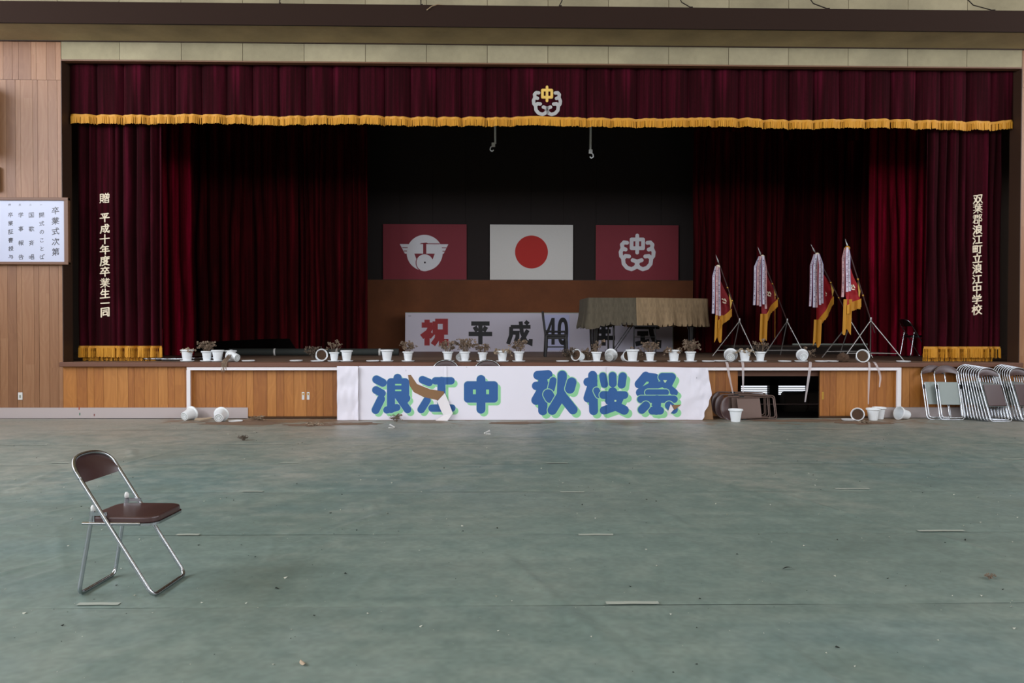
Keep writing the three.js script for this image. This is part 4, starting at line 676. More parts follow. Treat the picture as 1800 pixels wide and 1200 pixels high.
  part(p, 'cover_cloth', [...cover('a', M.clothOlive, (q) => q.x <= split + 0.12, (q) => q.x < 0.3 ? 0.64 : 0.58), top(sortAround(leftTop, 0.55), 1.238)], M.clothOlive).userData = { label: 'dark olive cloth over the keyboard end' };
  part(p, 'cover_cloth', [...cover('b', M.clothBeige, (q) => q.x >= split, () => 0.6).map((g) => g.translate(0, 0.006, 0.012)), top(sortAround(rightTop, 1.9), 1.246)], M.clothBeige).userData = { label: 'beige cloth over the tail' };
  // piano stool frame in front
  const st = thing('folding_stool', 'thin black folding stool frame standing under the front of the covered piano', 'stool', [3.02, SY, -3.35]);
  part(st, 'leg', sweep([V(-0.08, 0, 0.05), V(-0.075, 0.62, 0)], 0.01), M.black); part(st, 'leg', sweep([V(-0.07, 0, -0.12), V(-0.08, 0.62, 0)], 0.01), M.black); part(st, 'leg', sweep([V(0.38, 0, 0.05), V(0.37, 0.62, 0)], 0.01), M.black); part(st, 'rail', [rod([-0.08, 0.4, 0.03], [0.37, 0.4, 0.03], 0.009), rod([-0.08, 0.62, 0], [0.37, 0.62, 0], 0.01)], M.black);
  part(st, 'seat', rbox(-0.1, 0.4, 0.62, 0.645, -0.12, 0.14, 0.01), M.black);
}
{
  // hanging microphone rods
  for (const [x, y0, l, s] of [[-0.05, 4.98, 'pale hanging rod with a small clamp, left of the pair above the stage', -1], [1.84, 4.86, 'pale hanging rod with a small clamp, right of the pair above the stage', 1]]) {
    const t = thing('hanging_rod', l, 'rod', [x, y0, -2], 0, 'rods hanging above the stage');
    part(t, 'rod', rod([s * -0.02 + 0.02, 0.12, 0], [0.02, 7.2 - y0, 0], 0.022), M.plasticWhite); part(t, 'clamp', [rbox(-0.03, 0.04, 0.06, 0.14, -0.02, 0.02, 0.006), tube([[0, 0.08, 0], [s * 0.05, 0.05, 0], [s * 0.06, 0, 0], [s * 0.02, -0.03, 0], [-s * 0.01, 0.0, 0]], 0.012, 20, 6)], M.plasticWhite);
  }
  // long dark rolled mats and a riser with a pipe
  const m = thing('rolled_mat', 'long dark grey-green rolled mat lying on the stage behind the left pots', 'mat', [-3.75, SY, -3.4], 0.02); part(m, 'mat_roll', rod([-1.85, 0.075, 0], [1.7, 0.075, 0], 0.072, 16), M.mat); for (const x of [-0.9, 0.4, 1.3]) part(m, 'tie', rod([x - 0.02, 0.075, 0], [x + 0.02, 0.075, 0], 0.0745, 16), M.plasticWhite);
  const r = thing('stage_riser', 'low dark brown platform on the stage behind the flag tripods', 'platform', [7.0, SY, -5.0]); part(r, 'deck', box(-1.6, 1.9, 0.16, 0.2, -0.4, 0.4), std(0x3a2c22, 0.6)); part(r, 'skirt', box(-1.58, 1.88, 0, 0.16, -0.38, 0.38), std(0x241a14, 0.8));
  const pp = solo('pale_pipe', 'pale pipe lying along the low platform behind the flags', 'pipe', rod([-0.9, 0, 0], [0.9, 0, 0.05], 0.022), M.tape, [7.75, SY + 0.222, -4.75], 0.02); void pp;
}
// ---------------------------------------------------------------- four award flags on tripods
const ribbonTex = [['#cfc6d6', '#8a2f45'], ['#c9a7a8', '#a04045'], ['#d8d4e0', '#6a5a90']].map(([bg, edge], k) => { const [c, q] = canvas(64, 768); q.fillStyle = bg; q.fillRect(0, 0, 64, 768); q.fillStyle = edge; q.fillRect(0, 0, 7, 768); q.fillRect(57, 0, 7, 768); for (let i = 0; i < 20; i++) { if ((i * 7 + k) % 6 === 0) continue; const ch = Object.keys(G)[(i * 11 + k * 5) % 40]; writeChar(q, ch, 18, 60 + i * 32, 28, 2.6, 'rgba(45,35,60,0.8)'); } return std(0xffffff, 0.7, { map: ctex(c) }); });
function standard(label, base, apexH, tip, wrap, mid, opt) {
  // base: tripod centre on the stage; tip, wrap, mid: points along the leaning pole, relative to base
  const t = thing('award_flag', label, 'flag', base, 0, 'award flags on tripods'); const R = opt.spread, d = (a, b, k) => a.map((v, i) => v + (b[i] - v) * k);
  const apex = [opt.ax ?? 0, apexH, 0];
  const feet = opt.feet ?? [[-R, 0.012, R * 0.55], [R * 0.75, 0.012, R * 0.75], [R * 0.3, 0.012, -R]];
  feet.forEach((f) => part(t, 'tripod_leg', rod(apex, f, 0.011), M.steel));
  const lv = 0.16; const q = feet.map((f) => d(f, apex, lv)); part(t, 'tripod_brace', [rod(q[0], q[1], 0.008), rod(q[1], q[2], 0.008), rod(q[2], q[0], 0.008)], M.steel);
  part(t, 'socket', lathe([[0, -0.03], [0.022, -0.03], [0.022, 0.05], [0.016, 0.06], [0, 0.06]], 10).translate(...apex), M.steel);
  const dir = V(tip[0] - apex[0], tip[1] - apex[1], tip[2] - apex[2]).normalize(), foot = [apex[0] - dir.x * 0.25, apex[1] - dir.y * 0.25, apex[2] - dir.z * 0.25];
  const pole = part(t, 'pole', rod(foot, [tip[0] - dir.x * 0.16, tip[1] - dir.y * 0.16, tip[2] - dir.z * 0.16], 0.013), opt.pole ?? M.vinyl);
  for (const k of [0.3, 0.5]) { const c = d(apex, tip, k); part(pole, 'ferrule', rod(c, [c[0] + dir.x * 0.035, c[1] + dir.y * 0.035, c[2] + dir.z * 0.035], 0.018), M.brass); }
  const sp = lathe([[0, 0.2], [0.013, 0.1], [0.021, 0.05], [0.01, 0.03], [0.012, 0], [0, 0]], 4); sp.scale(1, 1, 0.4); sp.applyQuaternion(new THREE.Quaternion().setFromUnitVectors(V(0, 1, 0), dir)); sp.translate(tip[0] - dir.x * 0.18, tip[1] - dir.y * 0.18, tip[2] - dir.z * 0.18); part(t, 'spear_tip', sp, M.steel);
  // flag cloth: hoist along the pole from wrap to mid, the fly hanging down under the wrap
  const fall = opt.fall, W = wrap, B = [wrap[0] + (opt.bx ?? -0.02), wrap[1] - fall, wrap[2] + 0.06], nzz = noise2(32, opt.sd);
  const zf = (u, v) => 0.05 * Math.sin(u * 9 + opt.sd) * v + (nzz(u * 6, v * 4) - 0.5) * 0.06;
  const cloth = grid(22, 24, (u, v) => { const h = d(W, mid, u), low = [B[0] + (mid[0] - B[0]) * u, B[1] + (mid[1] - 0.16 - B[1]) * Math.pow(u, 1.0), B[2] + (mid[2] - B[2]) * u], k = d(h, low, v); k[0] -= 0.05 * Math.sin(u * 3.14) * (1 - v) + 0.02 * Math.sin(v * 3.1); k[2] += zf(u, v); return k; });
  const cl = part(t, 'flag_cloth', cloth, opt.cloth);
  const corner = d(mid, [mid[0], mid[1], mid[2]], 0);
  part(cl, 'flag_patch', grid(4, 4, (u, v) => { const h = d(mid, W, v * 0.25 * (1 - u * 0.3)), l = [mid[0] - 0.04, mid[1] - 0.16, mid[2]], k = d(h, l, u); k[2] += 0.035; return k; }), M.yellowCloth); void corner;
  // white marks on the cloth
  part(cl, 'flag_mark', clothChar([[[20, 20], [50, 35], [35, 70]], [[60, 25], [80, 60]], [[45, 80], [75, 85]]], B[0] + (mid[0] - B[0]) * 0.45, (B[1] + mid[1]) / 2 + fall * 0.2, 0.14, 0.022, () => mid[2] + 0.1, 0.003), M.thread);
  // gold fringe along the hanging edge, then the bottom tail
  const gf = []; for (let k = 0; k < 64; k++) { const u = k / 63, x = B[0] + (mid[0] - B[0]) * u, y = B[1] + (mid[1] - 0.16 - B[1]) * Math.pow(u, 1.0), z = B[2] + (mid[2] - B[2]) * u + zf(u, 1) + 0.01, l = 0.13 + 0.03 * nzz(k * 0.5, 2); gf.push(box(x - 0.007, x + 0.007, y - l, y + 0.015, z - 0.006, z + 0.006)); }
  part(t, 'gold_fringe', gf, M.gold);
  part(t, 'gold_tail', grid(8, 10, (u, v) => [B[0] - 0.06 + 0.15 * u - 0.02 * v, B[1] + 0.12 - (opt.tail + 0.06 * Math.sin(u * 7 + opt.sd)) * v, B[2] + 0.03 * Math.sin(u * 7) + 0.03]), M.goldDeep);
  if (opt.cord) { const c0 = mid; part(t, 'tassel_cord', sweep([V(...c0), V(c0[0] - 0.03, c0[1] - 0.3, c0[2] + 0.03), V(c0[0] - 0.03, c0[1] - opt.cord, c0[2] + 0.03)], 0.006, 6), M.goldDeep); part(t, 'tassel', lathe([[0, 0.12], [0.015, 0.11], [0.03, 0], [0, 0]], 8).translate(c0[0] - 0.03, c0[1] - 0.34, c0[2] + 0.03), M.gold); }
  // award streamers hanging in front from the wrap
  for (let k = 0; k < opt.n; k++) { const x = wrap[0] + (k - (opt.n - 1) / 2) * opt.gap + (opt.sx ?? -0.03), z = wrap[2] + 0.1 + (k % 2) * 0.03, l = opt.len * (0.88 + 0.14 * nzz(k * 1.7, 5)), flare = (k - (opt.n - 1) / 2) * 0.012, ww = opt.gap * 1.1; part(t, 'streamer', grid(2, 14, (u, v) => [wrap[0] + (x - wrap[0]) * Math.min(1, 0.35 + (1 - v) * 3) + (u - 0.5) * ww + flare * (1 - v), wrap[1] + 0.02 - l * (1 - v), z - 0.06 * Math.max(0, v - 0.8) * 5 + 0.012 * Math.sin(v * 5 + k) + 0.012 * Math.sin(u * 3.1) * (k % 2 ? 1 : -1)]), ribbonTex[(k * 2 + opt.sd) % 3]); }
  part(t, 'knot', new THREE.IcosahedronGeometry(0.045, 1).translate(wrap[0], wrap[1] + 0.01, wrap[2] + 0.03), opt.knot ?? M.thread);
  return t;
}
const flagRed = std(0xa81420, 0.7), flagDull = std(0x86141f, 0.75);
standard('award flag on a tripod, leftmost of four, half behind the covered piano end', [5.0, SY, -3.2], 0.74, [-0.4, 2.105, 0.15], [-0.36, 1.86, 0.13], [-0.02, 1.14, 0.0], { ax: 0.147, spread: 0.5, fall: 1.12, tail: 0.52, n: 3, gap: 0.055, len: 1.02, sd: 2, sx: -0.05, cloth: flagDull, bx: -0.01, cord: 0 });
standard('award flag on a tripod, second from the left, its pole leaning over a stalky pot', [6.05, SY, -3.2], 0.74, [-0.57, 2.275, 0.15], [-0.475, 2.07, 0.13], [-0.13, 1.34, 0.0], { ax: 0.112, spread: 0.48, fall: 1.3, tail: 0.6, sx: -0.07, n: 5, gap: 0.05, len: 1.1, sd: 5, cloth: flagDull, bx: 0.0, cord: 0.95 });
standard('award flag on a tripod with a fat bunch of pale streamers, third from the left', [7.0, SY, -2.4], 0.735, [-0.717, 2.243, 0.15], [-0.6, 2.04, 0.13], [-0.2, 1.375, 0.0], { ax: 0.16, spread: 0.55, fall: 1.4, tail: 0.5, sx: -0.04, n: 5, gap: 0.05, len: 1.07, sd: 9, cloth: flagRed, bx: -0.02 });
standard('award flag on a tripod, rightmost and tallest, next to the crimson curtain', [6.9, SY, -1.15], 0.735, [-0.486, 2.212, 0.15], [-0.452, 2.045, 0.13], [-0.14, 1.28, 0.0], { ax: 0.067, spread: 0.52, feet: [[-0.52, 0.012, 0.15], [0.48, 0.012, 0.4], [0.3, 0.012, -0.5]], fall: 1.05, tail: 0.6, sx: -0.05, n: 3, gap: 0.05, len: 0.9, sd: 13, cloth: flagRed, bx: -0.03, knot: M.goldDeep, cord: 0.12 });

// ---------------------------------------------------------------- flower pots, saucers, dead plants
const potProfile = [[0, 0.004], [0.06, 0], [0.064, 0.006], [0.086, 0.15], [0.09, 0.158], [0.103, 0.162], [0.105, 0.168], [0.105, 0.182], [0.101, 0.187], [0.092, 0.185], [0.085, 0.16], [0.064, 0.02], [0, 0.018]];
const potGeo = lathe(potProfile, 28), soilGeo = grid(14, 8, (u, v) => { const a = u * 6.2832, r = 0.084 * v; return [Math.cos(a) * r, 0.152 + 0.012 * n64(Math.cos(a) * r * 60 + 9, Math.sin(a) * r * 60 + 9), Math.sin(a) * r]; });
const ringGeo = [lathe([[0.045, -0.001], [0.048, -0.003], [0.051, -0.001]], 24), lathe([[0.024, -0.001], [0.026, -0.003], [0.028, -0.001]], 20)];
const saucerGeo = lathe([[0, 0.004], [0.085, 0], [0.1, 0.004], [0.112, 0.018], [0.113, 0.022], [0.109, 0.022], [0.098, 0.009], [0, 0.008]], 28);
const saucerOval = saucerGeo;
function plantGeo(kind, sd) {
  let s = sd * 3301 + 17; const rn = (a = 0, b = 1) => { s = (s * 1664525 + 1013904223) >>> 0; return a + (b - a) * s / 4294967296; };
  const g = []; const leaf = (x, y, z, r) => { const q = new THREE.PlaneGeometry(r * rn(0.7, 1.3), r * rn(0.5, 1.2), 2, 2), p = q.attributes.position; for (let i = 0; i < p.count; i++) p.setZ(i, rn(-0.3, 0.3) * r); q.rotateX(rn(0, 6)); q.rotateY(rn(0, 6)); q.rotateZ(rn(0, 6)); q.translate(x, y, z); q.computeVertexNormals(); g.push(q); };
  const n = kind === 'stalk' ? 12 : kind === 'droop' ? 10 : 34;
  for (let i = 0; i < n; i++) {
    const a = rn(0, 6.28), sp = kind === 'bush' ? rn(0.03, 0.14) : kind === 'stalk' ? rn(0.02, 0.11) : rn(0.1, 0.15), h = kind === 'bush' ? rn(0.07, 0.2) : kind === 'stalk' ? rn(0.08, 0.2) : rn(0.0, 0.05), x0 = Math.cos(a) * 0.03, z0 = Math.sin(a) * 0.03, dr = kind === 'droop' ? rn(0.02, 0.1) : rn(-0.02, 0.05);
    const pts = [V(x0, 0.155, z0), V(x0 + Math.cos(a) * sp * 0.4, 0.16 + h * 0.8, z0 + Math.sin(a) * sp * 0.4), V(x0 + Math.cos(a) * sp * 0.85, 0.16 + h, z0 + Math.sin(a) * sp * 0.85), V(x0 + Math.cos(a + rn(-0.4, 0.4)) * sp, 0.16 + h - dr, z0 + Math.sin(a) * sp)];
    g.push(sweep(pts, rn(0.0015, 0.003), 4));
    const m = kind === 'stalk' ? 7 : 9; for (let k = 0; k < m; k++) { const t = rn(0.35, 1), c = new THREE.CatmullRomCurve3(pts).getPoint(t); leaf(c.x + rn(-0.02, 0.02), c.y + rn(-0.015, 0.02), c.z + rn(-0.02, 0.02), kind === 'droop' ? rn(0.02, 0.045) : rn(0.012, 0.03)); }
  }
  return merge(g);
}
const plants = { bush: [1, 2, 3].map((k) => plantGeo('bush', k)), stalk: [4, 5].map((k) => plantGeo('stalk', k)), droop: [6, 7].map((k) => plantGeo('droop', k)) };
function flowerPot(label, x, z, o = {}) {
  const y = o.y ?? SY, t = thing('flower_pot', label, 'flower pot', [x, y, z], o.turn ?? rr(0, 6), o.group ?? 'white flower pots on the stage edge');
  const s = o.s ?? 1; t.scale.setScalar(s);
  const p = part(t, 'pot', potGeo, M.pot); for (const r of ringGeo) part(p, 'base_ring', r, M.greyBox);
  if (o.soil !== false) part(t, 'soil', soilGeo, o.soilMat ?? M.soil);
  if (o.plant) { const l = plants[o.plant], k = Math.floor(rnd() * l.length); const q = part(t, 'dried_plant', l[k], o.dry ?? (o.plant === 'droop' ? M.dryPale : M.dry)); q.scale.setScalar(o.ps ?? 1); if (o.ps) q.position.y = 0.155 * (1 - o.ps); }
  if (o.lift !== undefined) { t.rotation.order = 'YXZ'; t.position.y = y + 0.0625 * s + (o.on ?? 0); }
  if (o.tip) { t.rotation.order = 'YXZ'; t.rotation.set(o.tip[0], o.tip[1], o.tip[2] ?? 0); }
  return t;
}
function saucer(label, x, z, y = SY, sc = 1) { const m = solo('saucer', label, 'saucer', saucerGeo, M.pot, [x, y + 0.001, z], 0, 'white pot saucers'); m.scale.setScalar(sc); return m; }
{
  const Z = -0.2, on = 0.009;
  const up = (label, x, o = {}) => { saucer('white saucer under the ' + label.replace(/^white flower pot/, 'pot').split(' ').slice(0, 12).join(' ').replace(/[ ,]+(just|of|the|with|and|left|a|at|in)$/g, ''), x, Z + (o.dz ?? 0)); return flowerPot(label, x, Z + (o.dz ?? 0), { y: SY + on, ...o }); };
  up('white flower pot with a pale wilted sprig, leftmost on the stage edge', -5.262, { plant: 'droop', ps: 0.8, s: 1.06 });
  up('white flower pot with a bushy brown dead plant, second pot from the left curtain', -4.926, { plant: 'bush', s: 0.92, dry: M.dry });
  up('white flower pot without a plant, left of the tipped pot spilling roots', -4.743, { s: 1.02 });
  flowerPot('white flower pot half hidden between an empty pot and the tipped pot', -4.6, -0.42, { s: 1.0 });
  { const t = flowerPot('tipped white flower pot with dead roots hanging over the stage edge at the left', -4.4, -0.17, { tip: [0, 0.35, 1.5], lift: 0.1, soilMat: M.soil }); t.rotation.set(0, -0.55, 1.354); }
  { const g = []; let s = 5; const rn = (a, b) => { s = (s * 1664525 + 1013904223) >>> 0; return a + (b - a) * s / 4294967296; }; for (let i = 0; i < 46; i++) { const x = rn(-0.05, 0.05), e = rn(-0.17, -0.02); g.push(sweep([V(x * 0.6, rn(0.06, 0.13), -0.12), V(x, 0.05, 0.04), V(x + rn(-0.02, 0.02), 0.005, 0.13), V(x + rn(-0.03, 0.03), e, 0.135 + rn(0, 0.012))], rn(0.002, 0.005), 4)); } solo('spilled_roots', 'tangle of dry brown roots hanging over the stage edge from the tipped pot', 'dead plant', g, M.dry, [-4.53, SY, -0.03]); }
  saucer('white saucer lying alone right of the tipped pot with hanging roots', -4.24, -0.25);
  saucer('white saucer lying alone in the middle of the empty stage-edge stretch at the left', -3.435, -0.3);
  { saucer('white saucer under the tipped pot packed with earth at the left', -3.04, -0.15); const t = flowerPot('tipped white flower pot packed with earth, mouth to the hall, left of the banner', -3.045, -0.3, { lift: 0.1, on: 0.02 }); t.rotation.set(1.354, 0.5, 0); const pl = thing('dead_plant', 'brown dead plant lying behind the tipped pot left of the banner', 'dead plant', [-3.15, SY - 0.11, -0.42]); part(pl, 'dried_plant', plants.bush[1], M.dryDark); }
  up('white flower pot with tall curled brown stalks above the banner left corner', -2.762, { plant: 'stalk', ps: 1.25, s: 0.82 });
  up('white flower pot without a plant above the banner left end', -2.549, { s: 1.0 });
  saucer('white saucer alone between two plantless pots above the banner left end', -2.103, -0.2);
  up('white flower pot without a plant, below the red character of the signboard', -1.86, { s: 1.06 });
  up('white flower pot with brown dead plant below the left end of the signboard', -1.5, { plant: 'bush', s: 0.9 });
  up('white flower pot with a bushy plant, leftmost of three close together', -0.819, { plant: 'bush', s: 0.9, ps: 1.05 });
  { const t = flowerPot('white flower pot lying on its side behind two bushy pots', -0.64, -0.45, { lift: 0.1 }); t.rotation.set(1.354, 2.6, 0); }
  up('white flower pot with the tallest round dead bush, middle of three close together', -0.526, { plant: 'bush', s: 0.9, ps: 1.3 });
  up('white flower pot with a small dead bush, rightmost of three close together', -0.219, { plant: 'bush', s: 0.82 });
  up('white flower pot with pale limp leaves over its rim, in front of the signboard', 0.118, { plant: 'droop', s: 0.98 });
  up('white flower pot with a bushy dead plant just left of the black wooden chair', 0.402, { plant: 'bush', s: 0.92, ps: 1.1 });
  saucer('white saucer alone in front of the black wooden chair', 1.152, -0.15);
  { saucer('white saucer under the tipped pot right of the black wooden chair', 1.55, -0.14); const t = flowerPot('tipped white flower pot amid dead leaves right of the black wooden chair', 1.5, -0.27, { lift: 0.1, on: 0.02 }); t.rotation.set(1.354, -0.75, 0); const pl = thing('dead_plant', 'dark dead plant spilled on the stage right of the black wooden chair', 'dead plant', [1.27, SY - 0.14, -0.25]); part(pl, 'dried_plant', plants.bush[2], M.dryDark); }
  up('white flower pot with a thin tall dead stem under the piano keyboard end', 1.745, { plant: 'stalk', s: 0.88, ps: 1.2 });
  { const t = flowerPot('white flower pot lying with its base to the hall under the piano', 1.98, -0.36, { lift: 0.105, s: 1.1 }); t.rotation.set(-1.354, -0.35, 0); const pl = thing('dead_plant', 'brown dead clump beside the pot lying under the piano', 'dead plant', [1.62, SY - 0.14, -0.36]); part(pl, 'dried_plant', plants.bush[0], M.dry); }
  { const t = flowerPot('tipped white flower pot seen as a ring behind an upright pot, under the piano', 2.25, -0.4, { lift: 0.1 }); t.rotation.set(1.354, 0.3, 0); }
  up('white flower pot without a plant, in front of the ring-like tipped pot', 2.364, { s: 1.1 });
  up('white flower pot with a low dead bush under the middle of the piano', 2.67, { plant: 'bush', s: 0.86, ps: 1.1 });
  { const pl = thing('dead_plant', 'small dead clump between two pots under the middle of the piano', 'dead plant', [2.5, SY - 0.12, -0.3]); part(pl, 'dried_plant', plants.stalk[0], M.dry); }
  up('white flower pot with limp brown leaves at its rim under the piano tail', 3.084, { plant: 'droop', s: 1.08, dry: M.dry });
  up('white flower pot with a brown bushy plant just right of the signboard end', 3.37, { plant: 'bush', s: 0.92, ps: 1.15 });
  saucer('white saucer alone above the right end of the banner', 3.67, -0.15);
  saucer('white saucer alone, pushed back a little, left of the pot showing its base', 3.92, -0.3);
  { const t = flowerPot('tipped white flower pot showing its ringed base, left above the opening', 4.1, -0.3, { lift: 0.115, s: 1.15 }); t.rotation.set(-1.354, -0.3, 0); }
  up('white flower pot with pale limp leaves, touching the pot that shows its base', 4.319, { plant: 'droop', s: 1.05, ps: 0.85 });
  up('white flower pot with curled bare stalks below the second flag', 4.586, { plant: 'stalk', s: 0.9, ps: 1.2 });
  saucer('white saucer alone above the middle of the dark opening', 5.003, -0.17);
  { saucer('white saucer under the lying pot at the right end of the dark opening', 5.3, -0.2); const t = flowerPot('tipped white flower pot showing its base above the right end of the dark opening', 5.35, -0.2, { lift: 0.1, on: 0.02 }); t.rotation.set(-1.354, -0.2, 0); const pl = thing('dead_plant', 'small dead sprig behind the tipped pot at the end of the opening', 'dead plant', [5.5, SY - 0.13, -0.38]); part(pl, 'dried_plant', plants.stalk[1], M.dry); }
  saucer('white saucer left of the bare root ball, the left one of two', 5.648, -0.17); saucer('white saucer left of the bare root ball, the right one of two', 5.85, -0.22);
  { const g = new THREE.IcosahedronGeometry(0.1, 3), p = g.attributes.position; for (let i = 0; i < p.count; i++) { const v = V(p.getX(i), p.getY(i), p.getZ(i)), k = 0.82 + 0.35 * n64(v.x * 40 + 20, v.y * 40 + v.z * 30 + 20); p.setXYZ(i, v.x * k, Math.max(-0.07, v.y * k * 0.9), v.z * k); } g.computeVertexNormals(); solo('root_ball', 'bare earth root ball lying on the stage edge right of the opening', 'soil', g, M.soil, [6.04, SY + 0.07, -0.2]); }
  { const t = flowerPot('tipped white flower pot caked with earth, mouth to the hall, beside the root ball', 6.35, -0.26, { lift: 0.11, soilMat: M.soil, s: 1.1 }); t.rotation.set(1.354, -0.15, 0); }
  saucer('white saucer alone near the right end of the stage, before the tripod foot', 7.053, -0.12, SY, 1.05);
  // on the hall floor
  const F = 'white flower pots on the hall floor';
  { const t = flowerPot('white flower pot lying on the floor by the left leg of the white frame', -5.1, 0.36, { y: 0, lift: 0.11, soil: false, group: F, s: 1.1 }); t.rotation.set(-1.354, -0.35, 0); }
  { const t = flowerPot('white flower pot lying on the floor right of the frame leg, near a broken saucer', -4.45, 0.62, { y: 0, lift: 0.112, soil: false, group: F, s: 1.15 }); t.rotation.set(-1.354, 0.1, 0); }
  flowerPot('white flower pot upright on the floor before the brown fallen chairs', 3.92, 0.6, { y: 0, soil: false, group: F, s: 1.12 });
  { const t = flowerPot('white flower pot on its side on the floor spilling earth, right of the opening', 6.09, 0.3, { y: 0, lift: 0.108, group: F, s: 1.05 }); t.rotation.set(1.354, -0.55, 0); }
  flowerPot('white flower pot upright on the floor, nearer of two beside the spilling pot', 6.28, 0.4, { y: 0, soil: false, group: F, s: 1.08 });
  flowerPot('white flower pot upright on the floor, farther of two beside the spilling pot', 6.47, 0.22, { y: 0, soil: false, group: F, s: 1.08 });
  { const t = flowerPot('white flower pot on its side by the right leg of the white frame', 6.95, 0.24, { y: 0, lift: 0.11, soil: false, group: F, s: 1.1 }); t.rotation.set(0, 0.3, 1.354); }
  saucer('white saucer on the floor left of the spilling pot', 5.86, 0.42, 0); saucer('white saucer on the floor beside the lying pot at the left', -4.2, 0.55, 0);
  { const sh = new THREE.Shape(); sh.moveTo(-0.14, -0.02); sh.lineTo(-0.05, -0.04); sh.lineTo(0.13, 0.03); sh.lineTo(0.12, 0.06); sh.lineTo(0.02, 0.035); sh.lineTo(-0.12, 0.03); const g = new THREE.ExtrudeGeometry(sh, { depth: 0.012, bevelEnabled: false }); g.rotateX(-1.1); solo('pot_shard', 'dirty curved pot shard on the floor left of the lying pot', 'shard', g, M.dryPale, [-4.7, 0.045, 0.6]); }
}
